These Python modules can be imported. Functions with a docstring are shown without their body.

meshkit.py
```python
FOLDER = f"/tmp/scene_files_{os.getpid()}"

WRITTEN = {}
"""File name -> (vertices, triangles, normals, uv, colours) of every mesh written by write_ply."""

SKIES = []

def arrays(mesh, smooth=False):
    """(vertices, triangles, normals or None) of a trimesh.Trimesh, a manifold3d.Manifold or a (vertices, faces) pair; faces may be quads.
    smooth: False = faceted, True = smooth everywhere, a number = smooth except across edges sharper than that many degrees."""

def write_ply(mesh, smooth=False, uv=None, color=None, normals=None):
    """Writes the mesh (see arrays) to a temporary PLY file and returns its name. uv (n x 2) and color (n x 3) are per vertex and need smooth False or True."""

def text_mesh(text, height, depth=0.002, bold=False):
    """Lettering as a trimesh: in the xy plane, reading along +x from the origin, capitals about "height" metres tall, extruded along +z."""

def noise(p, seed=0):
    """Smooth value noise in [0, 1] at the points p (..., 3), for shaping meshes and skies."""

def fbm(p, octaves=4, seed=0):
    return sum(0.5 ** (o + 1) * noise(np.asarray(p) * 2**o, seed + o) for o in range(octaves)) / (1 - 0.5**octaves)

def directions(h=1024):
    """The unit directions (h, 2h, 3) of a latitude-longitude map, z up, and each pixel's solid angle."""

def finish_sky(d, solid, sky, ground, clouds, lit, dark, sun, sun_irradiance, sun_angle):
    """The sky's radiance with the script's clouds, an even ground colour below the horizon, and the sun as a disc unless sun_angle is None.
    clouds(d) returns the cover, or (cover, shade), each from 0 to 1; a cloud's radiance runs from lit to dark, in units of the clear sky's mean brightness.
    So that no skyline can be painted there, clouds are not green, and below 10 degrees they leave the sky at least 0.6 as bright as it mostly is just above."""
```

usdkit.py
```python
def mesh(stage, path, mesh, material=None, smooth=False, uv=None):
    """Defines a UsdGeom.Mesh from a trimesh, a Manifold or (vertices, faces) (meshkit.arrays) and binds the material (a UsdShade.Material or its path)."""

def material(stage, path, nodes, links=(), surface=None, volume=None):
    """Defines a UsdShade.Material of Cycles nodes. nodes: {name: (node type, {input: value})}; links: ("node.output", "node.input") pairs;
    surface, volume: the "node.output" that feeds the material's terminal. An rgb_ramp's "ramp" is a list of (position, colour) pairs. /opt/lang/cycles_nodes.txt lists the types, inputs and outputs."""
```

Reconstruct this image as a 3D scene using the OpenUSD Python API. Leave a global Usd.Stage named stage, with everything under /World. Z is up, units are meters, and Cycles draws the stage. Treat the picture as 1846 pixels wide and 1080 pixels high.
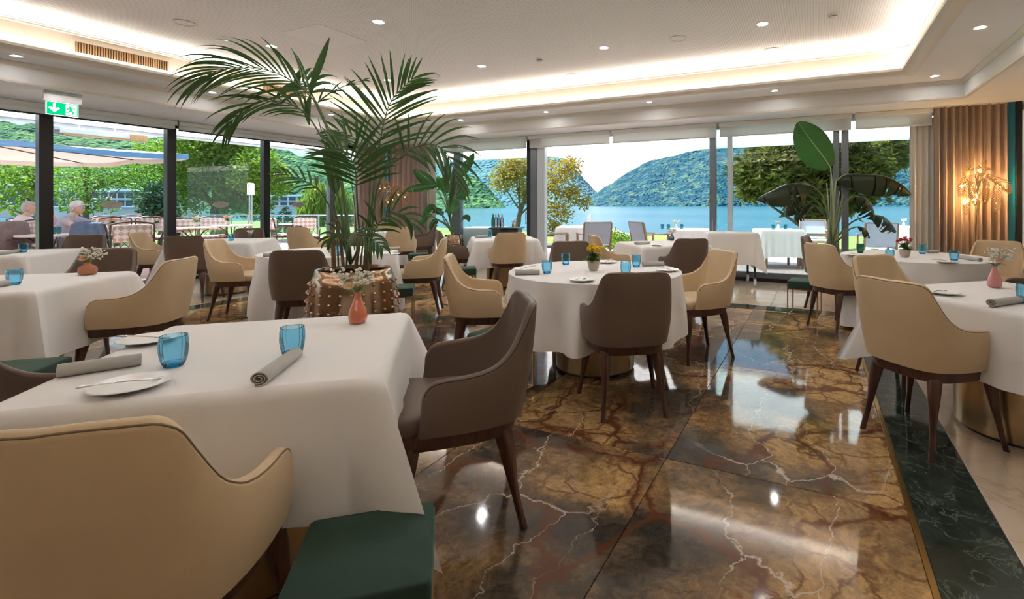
import math, random
import numpy as np
import trimesh
import manifold3d
from pxr import Usd, UsdGeom, UsdLux, UsdShade, Sdf, Gf, Vt
import usdkit, meshkit

stage = Usd.Stage.CreateInMemory()
UsdGeom.SetStageUpAxis(stage, UsdGeom.Tokens.z)
UsdGeom.SetStageMetersPerUnit(stage, 1.0)
UsdGeom.Xform.Define(stage, '/World')
UsdGeom.Scope.Define(stage, '/World/Looks')
RNG = random.Random(7)

# ------------------------------------------------------------------ camera, sky, sun, exposure
W_, H_ = 1846.0, 1080.0
PX, PF, PY, EYE = 1064.0, 880.0, 369.7, 1.2          # principal point, focal length in pixels, eye height
YAW = math.radians(24.7)
EXPOSURE = 0.92
cam = UsdGeom.Camera.Define(stage, '/World/camera')
cam.CreateHorizontalApertureAttr(36.0)
cam.CreateVerticalApertureAttr(36.0 * H_ / W_)
cam.CreateFocalLengthAttr(36.0 * PF / W_)
cam.CreateHorizontalApertureOffsetAttr(-(PX - W_ / 2) / W_ * 36.0)
cam.CreateVerticalApertureOffsetAttr((PY - H_ / 2) / W_ * 36.0)
cam.CreateClippingRangeAttr(Gf.Vec2f(0.05, 20000))
cam.CreateExposureAttr(EXPOSURE)
cx_ = UsdGeom.Xformable(cam)
cx_.AddTranslateOp().Set(Gf.Vec3d(0, 0, EYE))
cx_.AddRotateZOp().Set(math.degrees(YAW))
cx_.AddRotateXOp().Set(90.0)

SKY_STRENGTH, SUN_STRENGTH = 0.72, 2.6
SUN_ELEV, SUN_AZ = 58.0, -95.0                         # the sun stands high over the left terrace, azimuth clockwise from +y
usdkit.material(stage, '/World/Looks/sky', {
    'co': ('texture_coordinate', {}),
    's': ('separate_xyz', {}),
    'r': ('rgb_ramp', {'ramp': [(0.0, (0.50, 0.60, 0.66)), (0.04, (0.78, 0.88, 1.0)), (0.25, (0.52, 0.72, 1.0)), (1.0, (0.26, 0.47, 0.90))]}),
    'm': ('mapping', {'scale': (1.0, 1.0, 3.2)}),
    'n': ('noise_texture', {'scale': 2.6, 'detail': 5.0, 'roughness': 0.55}),
    'c': ('rgb_ramp', {'ramp': [(0.0, (0, 0, 0)), (0.46, (0, 0, 0)), (0.68, (0.8, 0.8, 0.8)), (1.0, (1, 1, 1))]}),
    'x': ('mix', {'color2': (1.1, 1.1, 1.12)}),
    'b': ('background_shader', {'strength': SKY_STRENGTH}),
}, [('co.generated', 's.vector'), ('s.z', 'r.fac'), ('co.generated', 'm.vector'), ('m.vector', 'n.vector'), ('n.fac', 'c.fac'),
    ('c.color', 'x.fac'), ('r.color', 'x.color1'), ('x.color', 'b.color')], surface='b.background')
dome = UsdLux.DomeLight.Define(stage, '/World/sky')
dome.CreateIntensityAttr(1.0)
UsdShade.MaterialBindingAPI.Apply(dome.GetPrim()).Bind(UsdShade.Material.Get(stage, '/World/Looks/sky'))
sun = UsdLux.DistantLight.Define(stage, '/World/sun')
sun.CreateIntensityAttr(SUN_STRENGTH)
sun.CreateColorAttr(Gf.Vec3f(1.0, 0.95, 0.88))
sun.CreateAngleAttr(0.6); sun.CreateNormalizeAttr(True)
sx_ = UsdGeom.Xformable(sun)
sx_.AddRotateZOp().Set(-SUN_AZ)
sx_.AddRotateXOp().Set(-(90.0 - SUN_ELEV))

DOWN_EMIT = 380.0        # recessed downlights
COVE_EMIT = 15.0         # warm strips hidden in the cove

# ------------------------------------------------------------------ where a point of the plan lies
FWD = np.array([-math.sin(YAW), math.cos(YAW), 0.0]); RGT = np.array([math.cos(YAW), math.sin(YAW), 0.0]); UPV = np.array([0, 0, 1.0])
def _ray(u, v): return FWD * PF + RGT * (u - PX) + UPV * (PY - v)
ORG = np.array([0, 0, EYE])
def atz(u, v, z=0.0): r = _ray(u, v); return ORG + r * ((z - EYE) / r[2])
def aty(u, v, y): r = _ray(u, v); return ORG + r * (y / r[1])
def atx(u, v, x): r = _ray(u, v); return ORG + r * (x / r[0])
def atd(u, v, d): return ORG + _ray(u, v) * (d / PF)

# ------------------------------------------------------------------ prims
_used = {}
def numbered(parent, name):
    k = (str(parent), name); n = _used.get(k, 0); _used[k] = n + 1
    return name if n == 0 else f'{name}_{n:03d}'
def tag(p, label=None, cat=None, group=None, kind=None):
    p = p.GetPrim() if hasattr(p, 'GetPrim') else p
    for k, v in (('label', label), ('category', cat), ('group', group), ('kind', kind)):
        if v: p.SetCustomDataByKey(k, v)
    return p
def thing(name, label=None, cat=None, loc=(0, 0, 0), rz=0.0, group=None, kind=None, scale=None):
    """An Xform at the thing's base; rz in degrees, counter-clockwise."""
    x = UsdGeom.Xform.Define(stage, '/World/' + numbered('/World', name))
    x.AddTranslateOp().Set(Gf.Vec3d(*map(float, loc)))
    if rz: x.AddRotateZOp().Set(float(rz))
    if scale: x.AddScaleOp().Set(Gf.Vec3f(*([scale] * 3 if np.isscalar(scale) else scale)))
    return tag(x, label, cat, group, kind)
def obj(name, mesh, mat, parent=None, smooth=40, label=None, cat=None, group=None, kind=None):
    base = parent.GetPath() if parent is not None else Sdf.Path('/World')
    p = usdkit.mesh(stage, f'{base}/{numbered(base, name)}', mesh.tm() if isinstance(mesh, MB) else mesh, '/World/Looks/' + mat, smooth=smooth)
    return tag(p, label, cat, group, kind)
def dup(src, loc, rz=0.0, label=None, group=None, cat=None, scale=None):
    was = src.GetCustomData()
    base = src.GetName()
    if len(base) > 4 and base[-3:].isdigit() and base[-4] == '_': base = base[:-4]
    r = thing(base, label or was.get('label'), cat or was.get('category'), loc, rz, group or was.get('group'), scale=scale)
    r.GetReferences().AddInternalReference(src.GetPath())
    r.SetInstanceable(True)
    return r

# ------------------------------------------------------------------ meshes
def rotz(a):
    c, s = math.cos(a), math.sin(a); return np.array([[c, -s, 0], [s, c, 0], [0, 0, 1.0]])
class MB:
    def __init__(s): s.v, s.f, s.n = [], [], 0
    def add(s, v, f):
        v = np.asarray(v, float); f = np.asarray(f, int)
        if f.shape[1] == 4: f = np.vstack([f[:, [0, 1, 2]], f[:, [0, 2, 3]]])
        s.v.append(v); s.f.append(f + s.n); s.n += len(v); return s
    def tri(s, m): return s.add(m.vertices, m.faces)
    def box(s, c, size, R=None, bev=0.0):
        h = np.array(size, float) / 2
        if bev > 0:
            b = min(bev, h.min() * 0.95)
            pts = []
            for sg in np.ndindex(2, 2, 2):
                q = np.array(sg) * 2 - 1
                for k in range(3):
                    p = q * (h - b); p[k] = q[k] * h[k]; pts.append(p)
            m = trimesh.convex.convex_hull(np.array(pts)); v, f = np.array(m.vertices), np.array(m.faces)
        else:
            v = np.array([[x, y, z] for x in (-1, 1) for y in (-1, 1) for z in (-1, 1)]) * h
            f = np.array([[0, 1, 3, 2], [4, 6, 7, 5], [0, 4, 5, 1], [2, 3, 7, 6], [0, 2, 6, 4], [1, 5, 7, 3]])
        if R is not None: v = v @ np.asarray(R).T
        return s.add(v + np.array(c, float), f)
    def bx(s, x0, x1, y0, y1, z0, z1, bev=0.0):
        return s.box(((x0 + x1) / 2, (y0 + y1) / 2, (z0 + z1) / 2), (abs(x1 - x0), abs(y1 - y0), abs(z1 - z0)), None, bev)
    def tube(s, pts, r, n=8, cap=True, flat=1.0):
        P = np.asarray(pts, float); m = len(P); r = np.broadcast_to(np.asarray(r, float), (m,))
        t = np.gradient(P, axis=0); t /= np.maximum(np.linalg.norm(t, axis=1, keepdims=True), 1e-9)
        a = np.array([0, 0, 1.0]) if abs(t[0][2]) < 0.9 else np.array([1.0, 0, 0])
        u = np.cross(t[0], a); u /= np.linalg.norm(u); U = []
        for k in range(m):
            u = u - t[k] * (u @ t[k]); u /= max(np.linalg.norm(u), 1e-9); U.append(u)
        U = np.array(U); B = np.cross(t, U)
        th = np.arange(n) * 2 * np.pi / n
        v = (P[:, None] + r[:, None, None] * (np.cos(th)[None, :, None] * U[:, None] + flat * np.sin(th)[None, :, None] * B[:, None])).reshape(-1, 3)
        f = [[k * n + j, k * n + (j + 1) % n, (k + 1) * n + (j + 1) % n, (k + 1) * n + j] for k in range(m - 1) for j in range(n)]
        s.add(v, np.array(f))
        if cap:
            for k, fl in ((0, 1), (m - 1, 0)):
                ring = v[k * n:(k + 1) * n]; c = ring.mean(0)
                fs = [[j, n, (j + 1) % n] if fl else [(j + 1) % n, n, j] for j in range(n)]
                s.add(np.vstack([ring, c]), np.array(fs))
        return s
    def lathe(s, prof, n=32, c=(0, 0, 0), wob=None):
        """prof: (r, z) from bottom to top; wob(theta, z) scales the radius."""
        pr = np.asarray(prof, float); m = len(pr); th = np.arange(n) * 2 * np.pi / n
        R = pr[:, 0][:, None] * np.ones(n)
        if wob is not None: R = R * wob(th[None, :], pr[:, 1][:, None])
        v = np.stack([R * np.cos(th), R * np.sin(th), pr[:, 1][:, None] * np.ones(n)], -1).reshape(-1, 3) + np.array(c, float)
        f = [[k * n + j, k * n + (j + 1) % n, (k + 1) * n + (j + 1) % n, (k + 1) * n + j] for k in range(m - 1) for j in range(n)]
        return s.add(v, np.array(f))
    def layers(s, rings, cap=True):
        """closed loops of equal length, one above another"""
        R = [np.asarray(r, float) for r in rings]; n = len(R[0]); m = len(R)
        v = np.vstack(R)
        f = [[k * n + j, k * n + (j + 1) % n, (k + 1) * n + (j + 1) % n, (k + 1) * n + j] for k in range(m - 1) for j in range(n)]
        s.add(v, np.array(f))
        if cap:
            s.add(np.vstack([R[0], R[0].mean(0)]), np.array([[(j + 1) % n, j, n] for j in range(n)]))
            s.add(np.vstack([R[-1], R[-1].mean(0)]), np.array([[j, (j + 1) % n, n] for j in range(n)]))
        return s
    def grid(s, P, closed=False):
        P = np.asarray(P, float); a, b = P.shape[:2]
        f = [[i * b + j, i * b + (j + 1) % b, ((i + 1) % a) * b + (j + 1) % b, ((i + 1) % a) * b + j] for i in range(a - 1) for j in range(b if closed else b - 1)]
        return s.add(P.reshape(-1, 3), np.array(f))
    def ball(s, c, r, sub=1, sc=(1, 1, 1)):
        m = trimesh.creation.icosphere(subdivisions=sub, radius=r); return s.add(np.array(m.vertices) * np.array(sc) + np.array(c, float), m.faces)
    def xf(s, R=None, t=(0, 0, 0), k=1.0):
        for i in range(len(s.v)):
            v = s.v[i] * k
            if R is not None: v = v @ np.asarray(R).T
            s.v[i] = v + np.array(t, float)
        return s
    def tm(s): return trimesh.Trimesh(np.vstack(s.v), np.vstack(s.f), process=False)
def sm(t): t = np.clip(t, 0, 1); return t * t * (3 - 2 * t)
def curve(pts, n):
    """smooth curve through points"""
    from scipy.interpolate import PchipInterpolator
    P = np.asarray(pts, float); d = np.r_[0, np.cumsum(np.linalg.norm(np.diff(P, axis=0), axis=1))]
    return PchipInterpolator(d / d[-1], P, axis=0)(np.linspace(0, 1, n))
def rrect(w, d, r, n=6):
    o = []
    for cx, cy, a0 in ((w / 2 - r, d / 2 - r, 0), (-w / 2 + r, d / 2 - r, 90), (-w / 2 + r, -d / 2 + r, 180), (w / 2 - r, -d / 2 + r, 270)):
        for k in range(n + 1):
            a = math.radians(a0 + 90 * k / n); o.append((cx + r * math.cos(a), cy + r * math.sin(a)))
    return np.array(o)
def ring_at(o, z, k=1.0): return np.column_stack([o * k, np.full(len(o), z)])
# ------------------------------------------------------------------ materials
def mat(name, nodes, links, surface): usdkit.material(stage, '/World/Looks/' + name, nodes, links, surface=surface)
def plain(name, col, rough=0.5, metal=0.0, var=0.0, scale=8.0, bump=0.0, bscale=60.0, **kw):
    """principled with a little variation of tone and a fine relief, in object space"""
    nodes = {'p': ('principled_bsdf', {'base_color': col, 'roughness': rough, 'metallic': metal, **kw})}; links = []
    if var or bump: nodes['co'] = ('texture_coordinate', {})
    if var:
        nodes['n'] = ('noise_texture', {'scale': scale, 'detail': 4.0}); links.append(('co.object', 'n.vector'))
        nodes['r'] = ('rgb_ramp', {'ramp': [(0.25, tuple(c * (1 - var) for c in col)), (0.75, tuple(min(1, c * (1 + var)) for c in col))]})
        links += [('n.fac', 'r.fac'), ('r.color', 'p.base_color')]
    if bump:
        nodes['bn'] = ('noise_texture', {'scale': bscale, 'detail': 3.0}); nodes['b'] = ('bump', {'strength': bump, 'distance': 0.01})
        links += [('co.object', 'bn.vector'), ('bn.fac', 'b.height'), ('b.normal', 'p.normal')]
    mat(name, nodes, links, 'p.BSDF')
def lamp(name, col, strength):
    mat(name, {'e': ('emission', {'color': col, 'strength': strength})}, [], 'e.emission')
def thinglass(name, col, ior=1.45, gloss=0.02, bump=0.0):
    n = {'t': ('transparent_bsdf', {'color': col}), 'g': ('glossy_bsdf', {'color': (1, 1, 1), 'roughness': gloss}), 'f': ('fresnel', {'IOR': ior}), 'm': ('mix_closure', {})}
    mat(name, n, [('f.fac', 'm.fac'), ('t.BSDF', 'm.closure1'), ('g.BSDF', 'm.closure2')], 'm.closure')
def leafmat(name, col, col2=None, trans=0.35, rough=0.4, scale=3.0, spec=0.5):
    col2 = col2 or tuple(c * 1.35 for c in col)
    mat(name, {'co': ('texture_coordinate', {}), 'n': ('noise_texture', {'scale': scale, 'detail': 3.0}), 'o': ('geometry', {}), 'ad': ('math', {'math_type': 'add'}),
               'hf': ('math', {'math_type': 'multiply', 'value2': 0.5}),
               'r': ('rgb_ramp', {'ramp': [(0.15, col), (0.85, col2)]}), 'p': ('principled_bsdf', {'roughness': rough, 'specular_ior_level': spec}),
               'tr': ('translucent_bsdf', {}), 'm': ('mix_closure', {'fac': trans})},
        [('co.object', 'n.vector'), ('n.fac', 'ad.value1'), ('o.random_per_island', 'ad.value2'), ('ad.value', 'hf.value1'), ('hf.value', 'r.fac'), ('r.color', 'p.base_color'), ('r.color', 'tr.color'),
         ('p.BSDF', 'm.closure1'), ('tr.BSDF', 'm.closure2')], 'm.closure')

plain('ceiling_paint', (0.85, 0.87, 0.91), 0.7, var=0.02, scale=1.5)  # slight blue of cool daylight put into the white paint
plain('fascia_plaster', (0.79, 0.78, 0.77), 0.6, var=0.05, scale=2.0, bump=0.08, bscale=40)
plain('moulding_paint', (0.74, 0.69, 0.62), 0.45)
plain('cove_paint', (0.86, 0.75, 0.63), 0.6)
plain('wall_paint', (0.80, 0.74, 0.67), 0.6, var=0.05, scale=1.5, bump=0.1, bscale=30)
plain('wall_warm', (0.42, 0.32, 0.24), 0.6)
# perforated ceiling: rows of small dark holes, cool daylight tint in the board colour
mat('perforated_board', {'g': ('geometry', {}), 'm': ('mapping', {'scale': (38.0, 38.0, 0.0)}), 'fr': ('vector_math', {'math_type': 'fraction'}), 'sb': ('vector_math', {'math_type': 'subtract', 'vector2': (0.5, 0.5, 0.0)}),
    'ln': ('vector_math', {'math_type': 'length'}), 'lt': ('math', {'math_type': 'less_than', 'value2': 0.21}),
    'x': ('mix', {'color1': (0.86, 0.88, 0.915), 'color2': (0.54, 0.55, 0.57)}), 'p': ('principled_bsdf', {'roughness': 0.75})},
    [('g.position', 'm.vector'), ('m.vector', 'fr.vector1'), ('fr.vector', 'sb.vector1'), ('sb.vector', 'ln.vector1'), ('ln.value', 'lt.value1'), ('lt.value', 'x.fac'), ('x.color', 'p.base_color')], 'p.BSDF')
def sheer(name, col, tr):
    mat(name, {'d': ('diffuse_bsdf', {'color': col}), 't': ('translucent_bsdf', {'color': col}), 'm': ('mix_closure', {'fac': tr})}, [('d.BSDF', 'm.closure1'), ('t.BSDF', 'm.closure2')], 'm.closure')
sheer('blind_fabric', (0.88, 0.89, 0.91), 0.55)
sheer('awning_cloth', (0.93, 0.93, 0.93), 0.72)
plain('frame_black', (0.012, 0.012, 0.014), 0.35, 0.3)
plain('frame_grey', (0.20, 0.23, 0.27), 0.3, 0.6)
plain('frame_pale', (0.55, 0.60, 0.66), 0.35, 0.3)
plain('dark_metal', (0.03, 0.032, 0.036), 0.4, 0.4)
plain('steel', (0.62, 0.63, 0.65), 0.22, 1.0)
plain('white_plastic', (0.82, 0.82, 0.81), 0.4)
plain('brass', (0.72, 0.50, 0.26), 0.22, 1.0, var=0.08, scale=6)
plain('brushed_brass', (0.52, 0.38, 0.22), 0.28, 1.0, var=0.15, scale=12)
plain('bronze', (0.40, 0.27, 0.18), 0.16, 1.0, var=0.25, scale=7, bump=0.05, bscale=90)
plain('stud_bronze', (0.62, 0.45, 0.33), 0.2, 1.0)
plain('soil', (0.02, 0.014, 0.01), 0.95, bump=0.5, bscale=40)
thinglass('window_glass', (0.90, 0.978, 0.985), 1.35, 0.0)
thinglass('clear_glass', (0.95, 0.97, 0.97), 1.3, 0.0)
thinglass('blue_glass', (0.47, 0.82, 1.0), 1.45, 0.03)
thinglass('blue_glass_base', (0.30, 0.70, 0.90), 1.45, 0.03)
thinglass('green_glass', (0.10, 0.42, 0.30), 1.45, 0.03)
thinglass('teal_glass', (0.25, 0.62, 0.68), 1.45, 0.03)
thinglass('grey_glass', (0.55, 0.60, 0.62), 1.45, 0.03)
thinglass('orange_glass', (0.96, 0.56, 0.40), 1.5, 0.03)
thinglass('rose_glass', (0.96, 0.64, 0.60), 1.5, 0.03)

plain('coral_glaze', (0.72, 0.20, 0.095), 0.08, transmission_weight=0.25, coat_weight=0.6)
plain('rose_glaze', (0.70, 0.29, 0.27), 0.08, transmission_weight=0.25, coat_weight=0.6)
def cloth(name, col, weave=900.0):
    mat(name, {'co': ('texture_coordinate', {}), 'w': ('noise_texture', {'scale': weave, 'detail': 1.0}), 'n': ('noise_texture', {'scale': 5.0, 'detail': 5.0, 'distortion': 0.4}), 'ad': ('math', {'math_type': 'multiply_add', 'value2': 0.06}),
               'b': ('bump', {'strength': 0.25, 'distance': 0.02}), 'p': ('principled_bsdf', {'base_color': col, 'roughness': 0.85, 'sheen_weight': 0.15, 'sheen_roughness': 0.5})},
        [('co.object', 'w.vector'), ('co.object', 'n.vector'), ('w.fac', 'ad.value1'), ('n.fac', 'ad.value3'), ('ad.value', 'b.height'), ('b.normal', 'p.normal')], 'p.BSDF')
cloth('white_linen', (0.80, 0.775, 0.76))
cloth('grey_linen', (0.43, 0.41, 0.375), 700)
def leather(name, col, rough):
    mat(name, {'co': ('texture_coordinate', {}), 'v': ('voronoi_texture', {'scale': 420.0}), 'n': ('noise_texture', {'scale': 4.0, 'detail': 3.0}),
               'r': ('rgb_ramp', {'ramp': [(0.3, tuple(c * 0.93 for c in col)), (0.7, tuple(c * 1.06 for c in col))]}),
               'b': ('bump', {'strength': 0.12, 'distance': 0.002}), 'p': ('principled_bsdf', {'roughness': rough, 'specular_ior_level': 0.4})},
        [('co.object', 'v.vector'), ('co.object', 'n.vector'), ('n.fac', 'r.fac'), ('r.color', 'p.base_color'), ('v.distance', 'b.height'), ('b.normal', 'p.normal')], 'p.BSDF')
leather('cream_leather', (0.60, 0.445, 0.275), 0.42)
leather('taupe_leather', (0.150, 0.100, 0.074), 0.40)
plain('cream_piping', (0.20, 0.13, 0.07), 0.5)
plain('taupe_piping', (0.045, 0.028, 0.02), 0.5)
def wood(name, a, b, rough=0.35, sc=(30, 30, 3)):
    mat(name, {'co': ('texture_coordinate', {}), 'm': ('mapping', {'scale': sc}), 'n': ('noise_texture', {'scale': 1.6, 'detail': 6.0, 'distortion': 0.6}), 'r': ('rgb_ramp', {'ramp': [(0.3, a), (0.7, b)]}),
               'p': ('principled_bsdf', {'roughness': rough})},
        [('co.object', 'm.vector'), ('m.vector', 'n.vector'), ('n.fac', 'r.fac'), ('r.color', 'p.base_color')], 'p.BSDF')
wood('walnut', (0.040, 0.016, 0.011), (0.105, 0.044, 0.028))
wood('grille_wood', (0.36, 0.20, 0.09), (0.50, 0.30, 0.15), 0.5)
wood('teak', (0.22, 0.13, 0.08), (0.36, 0.23, 0.15), 0.5)
wood('bark', (0.06, 0.045, 0.03), (0.16, 0.12, 0.085), 0.9, (8, 8, 2))
plain('green_velvet', (0.013, 0.040, 0.026), 0.75, sheen_weight=0.35, sheen_roughness=0.4, sheen_tint=(0.35, 0.6, 0.45), var=0.15, scale=9)
plain('terracotta', (0.42, 0.17, 0.08), 0.6, var=0.1)
plain('stone_pot', (0.46, 0.38, 0.33), 0.6, var=0.08, scale=20)
plain('porcelain', (0.86, 0.84, 0.81), 0.3)
def drape(name, col):
    plain(name, col, 0.7, var=0.04, scale=3, bump=0.1, bscale=250, sheen_weight=0.2)
drape('curtain_beige', (0.37, 0.27, 0.21))
drape('curtain_pale', (0.62, 0.59, 0.53))
drape('curtain_rose', (0.50, 0.385, 0.345))
plain('teal_panel', (0.01, 0.20, 0.33), 0.15, var=0.1, scale=5)

# brown forest marble: every slab has its own piece of the pattern
mat('brown_marble', {
    'g': ('geometry', {}), 'oi': ('object_info', {}), 'of': ('combine_xyz', {}), 'm1': ('math', {'math_type': 'multiply', 'value2': 37.0}), 'm2': ('math', {'math_type': 'multiply', 'value2': 91.0}),
    'pos': ('vector_math', {'math_type': 'add'}),
    'wn': ('noise_texture', {'scale': 1.5, 'detail': 7.0, 'roughness': 0.6}), 'ws': ('vector_math', {'math_type': 'subtract', 'vector2': (0.5, 0.5, 0.5)}), 'wk': ('vector_math', {'math_type': 'scale', 'scale': 0.42}), 'wp': ('vector_math', {'math_type': 'add'}),
    'fn': ('noise_texture', {'scale': 9.0, 'detail': 4.0}), 'fs': ('vector_math', {'math_type': 'subtract', 'vector2': (0.5, 0.5, 0.5)}), 'fk': ('vector_math', {'math_type': 'scale', 'scale': 0.07}), 'fp': ('vector_math', {'math_type': 'add'}),
    'n1': ('noise_texture', {'scale': 1.05, 'detail': 6.0, 'roughness': 0.58}),
    'r1': ('rgb_ramp', {'ramp': [(0.35, (0.040, 0.036, 0.031)), (0.43, (0.105, 0.078, 0.052)), (0.49, (0.25, 0.155, 0.075)), (0.56, (0.46, 0.28, 0.12)), (0.68, (0.62, 0.41, 0.20))]}),
    'n2': ('noise_texture', {'scale': 26.0, 'detail': 6.0, 'roughness': 0.75}),
    'r2': ('rgb_ramp', {'ramp': [(0.32, (0.42, 0.42, 0.42)), (0.5, (0.95, 0.95, 0.95)), (0.68, (1.45, 1.4, 1.3))]}),
    'mu': ('mix', {'mix_type': 'multiply', 'fac': 1.0}),
    'v1': ('voronoi_texture', {'feature': 'distance_to_edge', 'scale': 1.15}),
    'rv': ('rgb_ramp', {'ramp': [(0.0, (1, 1, 1)), (0.007, (0.9, 0.9, 0.9)), (0.020, (0.25, 0.25, 0.25)), (0.045, (0, 0, 0)), (1, (0, 0, 0))]}),
    'x1': ('mix', {'color2': (0.125, 0.042, 0.018)}),
    'v3': ('voronoi_texture', {'feature': 'distance_to_edge', 'scale': 4.6}),
    'r3': ('rgb_ramp', {'ramp': [(0.0, (0.95, 0.95, 0.95)), (0.018, (0.7, 0.7, 0.7)), (0.05, (0, 0, 0)), (1, (0, 0, 0))]}),
    'rg': ('rgb_ramp', {'ramp': [(0.47, (0.08, 0.08, 0.08)), (0.56, (1, 1, 1))]}), 'r3m': ('mix', {'mix_type': 'multiply', 'fac': 1.0}),
    'x3': ('mix', {'color2': (0.135, 0.050, 0.022)}),
    'st': ('mapping', {'scale': (1.0, 0.30, 1.0), 'rotation': (0, 0, 0.7)}),
    'v4': ('voronoi_texture', {'feature': 'distance_to_edge', 'scale': 2.4}),
    'r4': ('rgb_ramp', {'ramp': [(0.0, (0.85, 0.85, 0.85)), (0.003, (0.6, 0.6, 0.6)), (0.0075, (0, 0, 0)), (1, (0, 0, 0))]}),
    'nm4': ('noise_texture', {'scale': 1.6, 'detail': 3.0}), 'rm4': ('rgb_ramp', {'ramp': [(0.40, (0, 0, 0)), (0.56, (1, 1, 1))]}), 'r4m': ('mix', {'mix_type': 'multiply', 'fac': 1.0}),
    'x4': ('mix', {'color2': (0.66, 0.55, 0.45)}),
    'p': ('principled_bsdf', {'roughness': 0.055, 'specular_ior_level': 0.7})},
    [('oi.random', 'm1.value1'), ('oi.random', 'm2.value1'), ('m1.value', 'of.x'), ('m2.value', 'of.y'), ('g.position', 'pos.vector1'), ('of.vector', 'pos.vector2'),
     ('pos.vector', 'wn.vector'), ('wn.color', 'ws.vector1'), ('ws.vector', 'wk.vector1'), ('pos.vector', 'wp.vector1'), ('wk.vector', 'wp.vector2'),
     ('pos.vector', 'fn.vector'), ('fn.color', 'fs.vector1'), ('fs.vector', 'fk.vector1'), ('wp.vector', 'fp.vector1'), ('fk.vector', 'fp.vector2'),
     ('wp.vector', 'n1.vector'), ('n1.fac', 'r1.fac'), ('fp.vector', 'n2.vector'), ('n2.fac', 'r2.fac'), ('r1.color', 'mu.color1'), ('r2.color', 'mu.color2'),
     ('fp.vector', 'v3.vector'), ('v3.distance', 'r3.fac'), ('n1.fac', 'rg.fac'), ('r3.color', 'r3m.color1'), ('rg.color', 'r3m.color2'), ('r3m.color', 'x3.fac'), ('mu.color', 'x3.color1'),
     ('fp.vector', 'v1.vector'), ('v1.distance', 'rv.fac'), ('rv.color', 'x1.fac'), ('x3.color', 'x1.color1'),
     ('fp.vector', 'st.vector'), ('st.vector', 'v4.vector'), ('v4.distance', 'r4.fac'), ('pos.vector', 'nm4.vector'), ('nm4.fac', 'rm4.fac'), ('r4.color', 'r4m.color1'), ('rm4.color', 'r4m.color2'), ('r4m.color', 'x4.fac'), ('x1.color', 'x4.color1'),
     ('x4.color', 'p.base_color')], 'p.BSDF')
def marble(name, a, b, vein, scale, rough, vs=3.0, cut=0.03):
    mat(name, {'g': ('geometry', {}), 'oi': ('object_info', {}), 'of': ('combine_xyz', {}), 'm1': ('math', {'math_type': 'multiply', 'value2': 53.0}), 'pos': ('vector_math', {'math_type': 'add'}),
               'n': ('noise_texture', {'scale': scale, 'detail': 7.0, 'roughness': 0.65, 'distortion': 0.8}), 'r': ('rgb_ramp', {'ramp': [(0.3, a), (0.7, b)]}),
               'v': ('noise_texture', {'scale': vs, 'detail': 5.0, 'roughness': 0.6, 'distortion': 1.2}), 'rv': ('rgb_ramp', {'ramp': [(0.5 - cut, (0, 0, 0)), (0.5, (0.7, 0.7, 0.7)), (0.5 + cut, (0, 0, 0))]}),
               'x': ('mix', {'color2': vein}), 'p': ('principled_bsdf', {'roughness': rough, 'specular_ior_level': 0.6})},
        [('oi.random', 'm1.value1'), ('m1.value', 'of.x'), ('m1.value', 'of.y'), ('g.position', 'pos.vector1'), ('of.vector', 'pos.vector2'), ('pos.vector', 'n.vector'), ('pos.vector', 'v.vector'),
         ('n.fac', 'r.fac'), ('v.fac', 'rv.fac'), ('rv.color', 'x.fac'), ('r.color', 'x.color1'), ('x.color', 'p.base_color')], 'p.BSDF')
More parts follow.
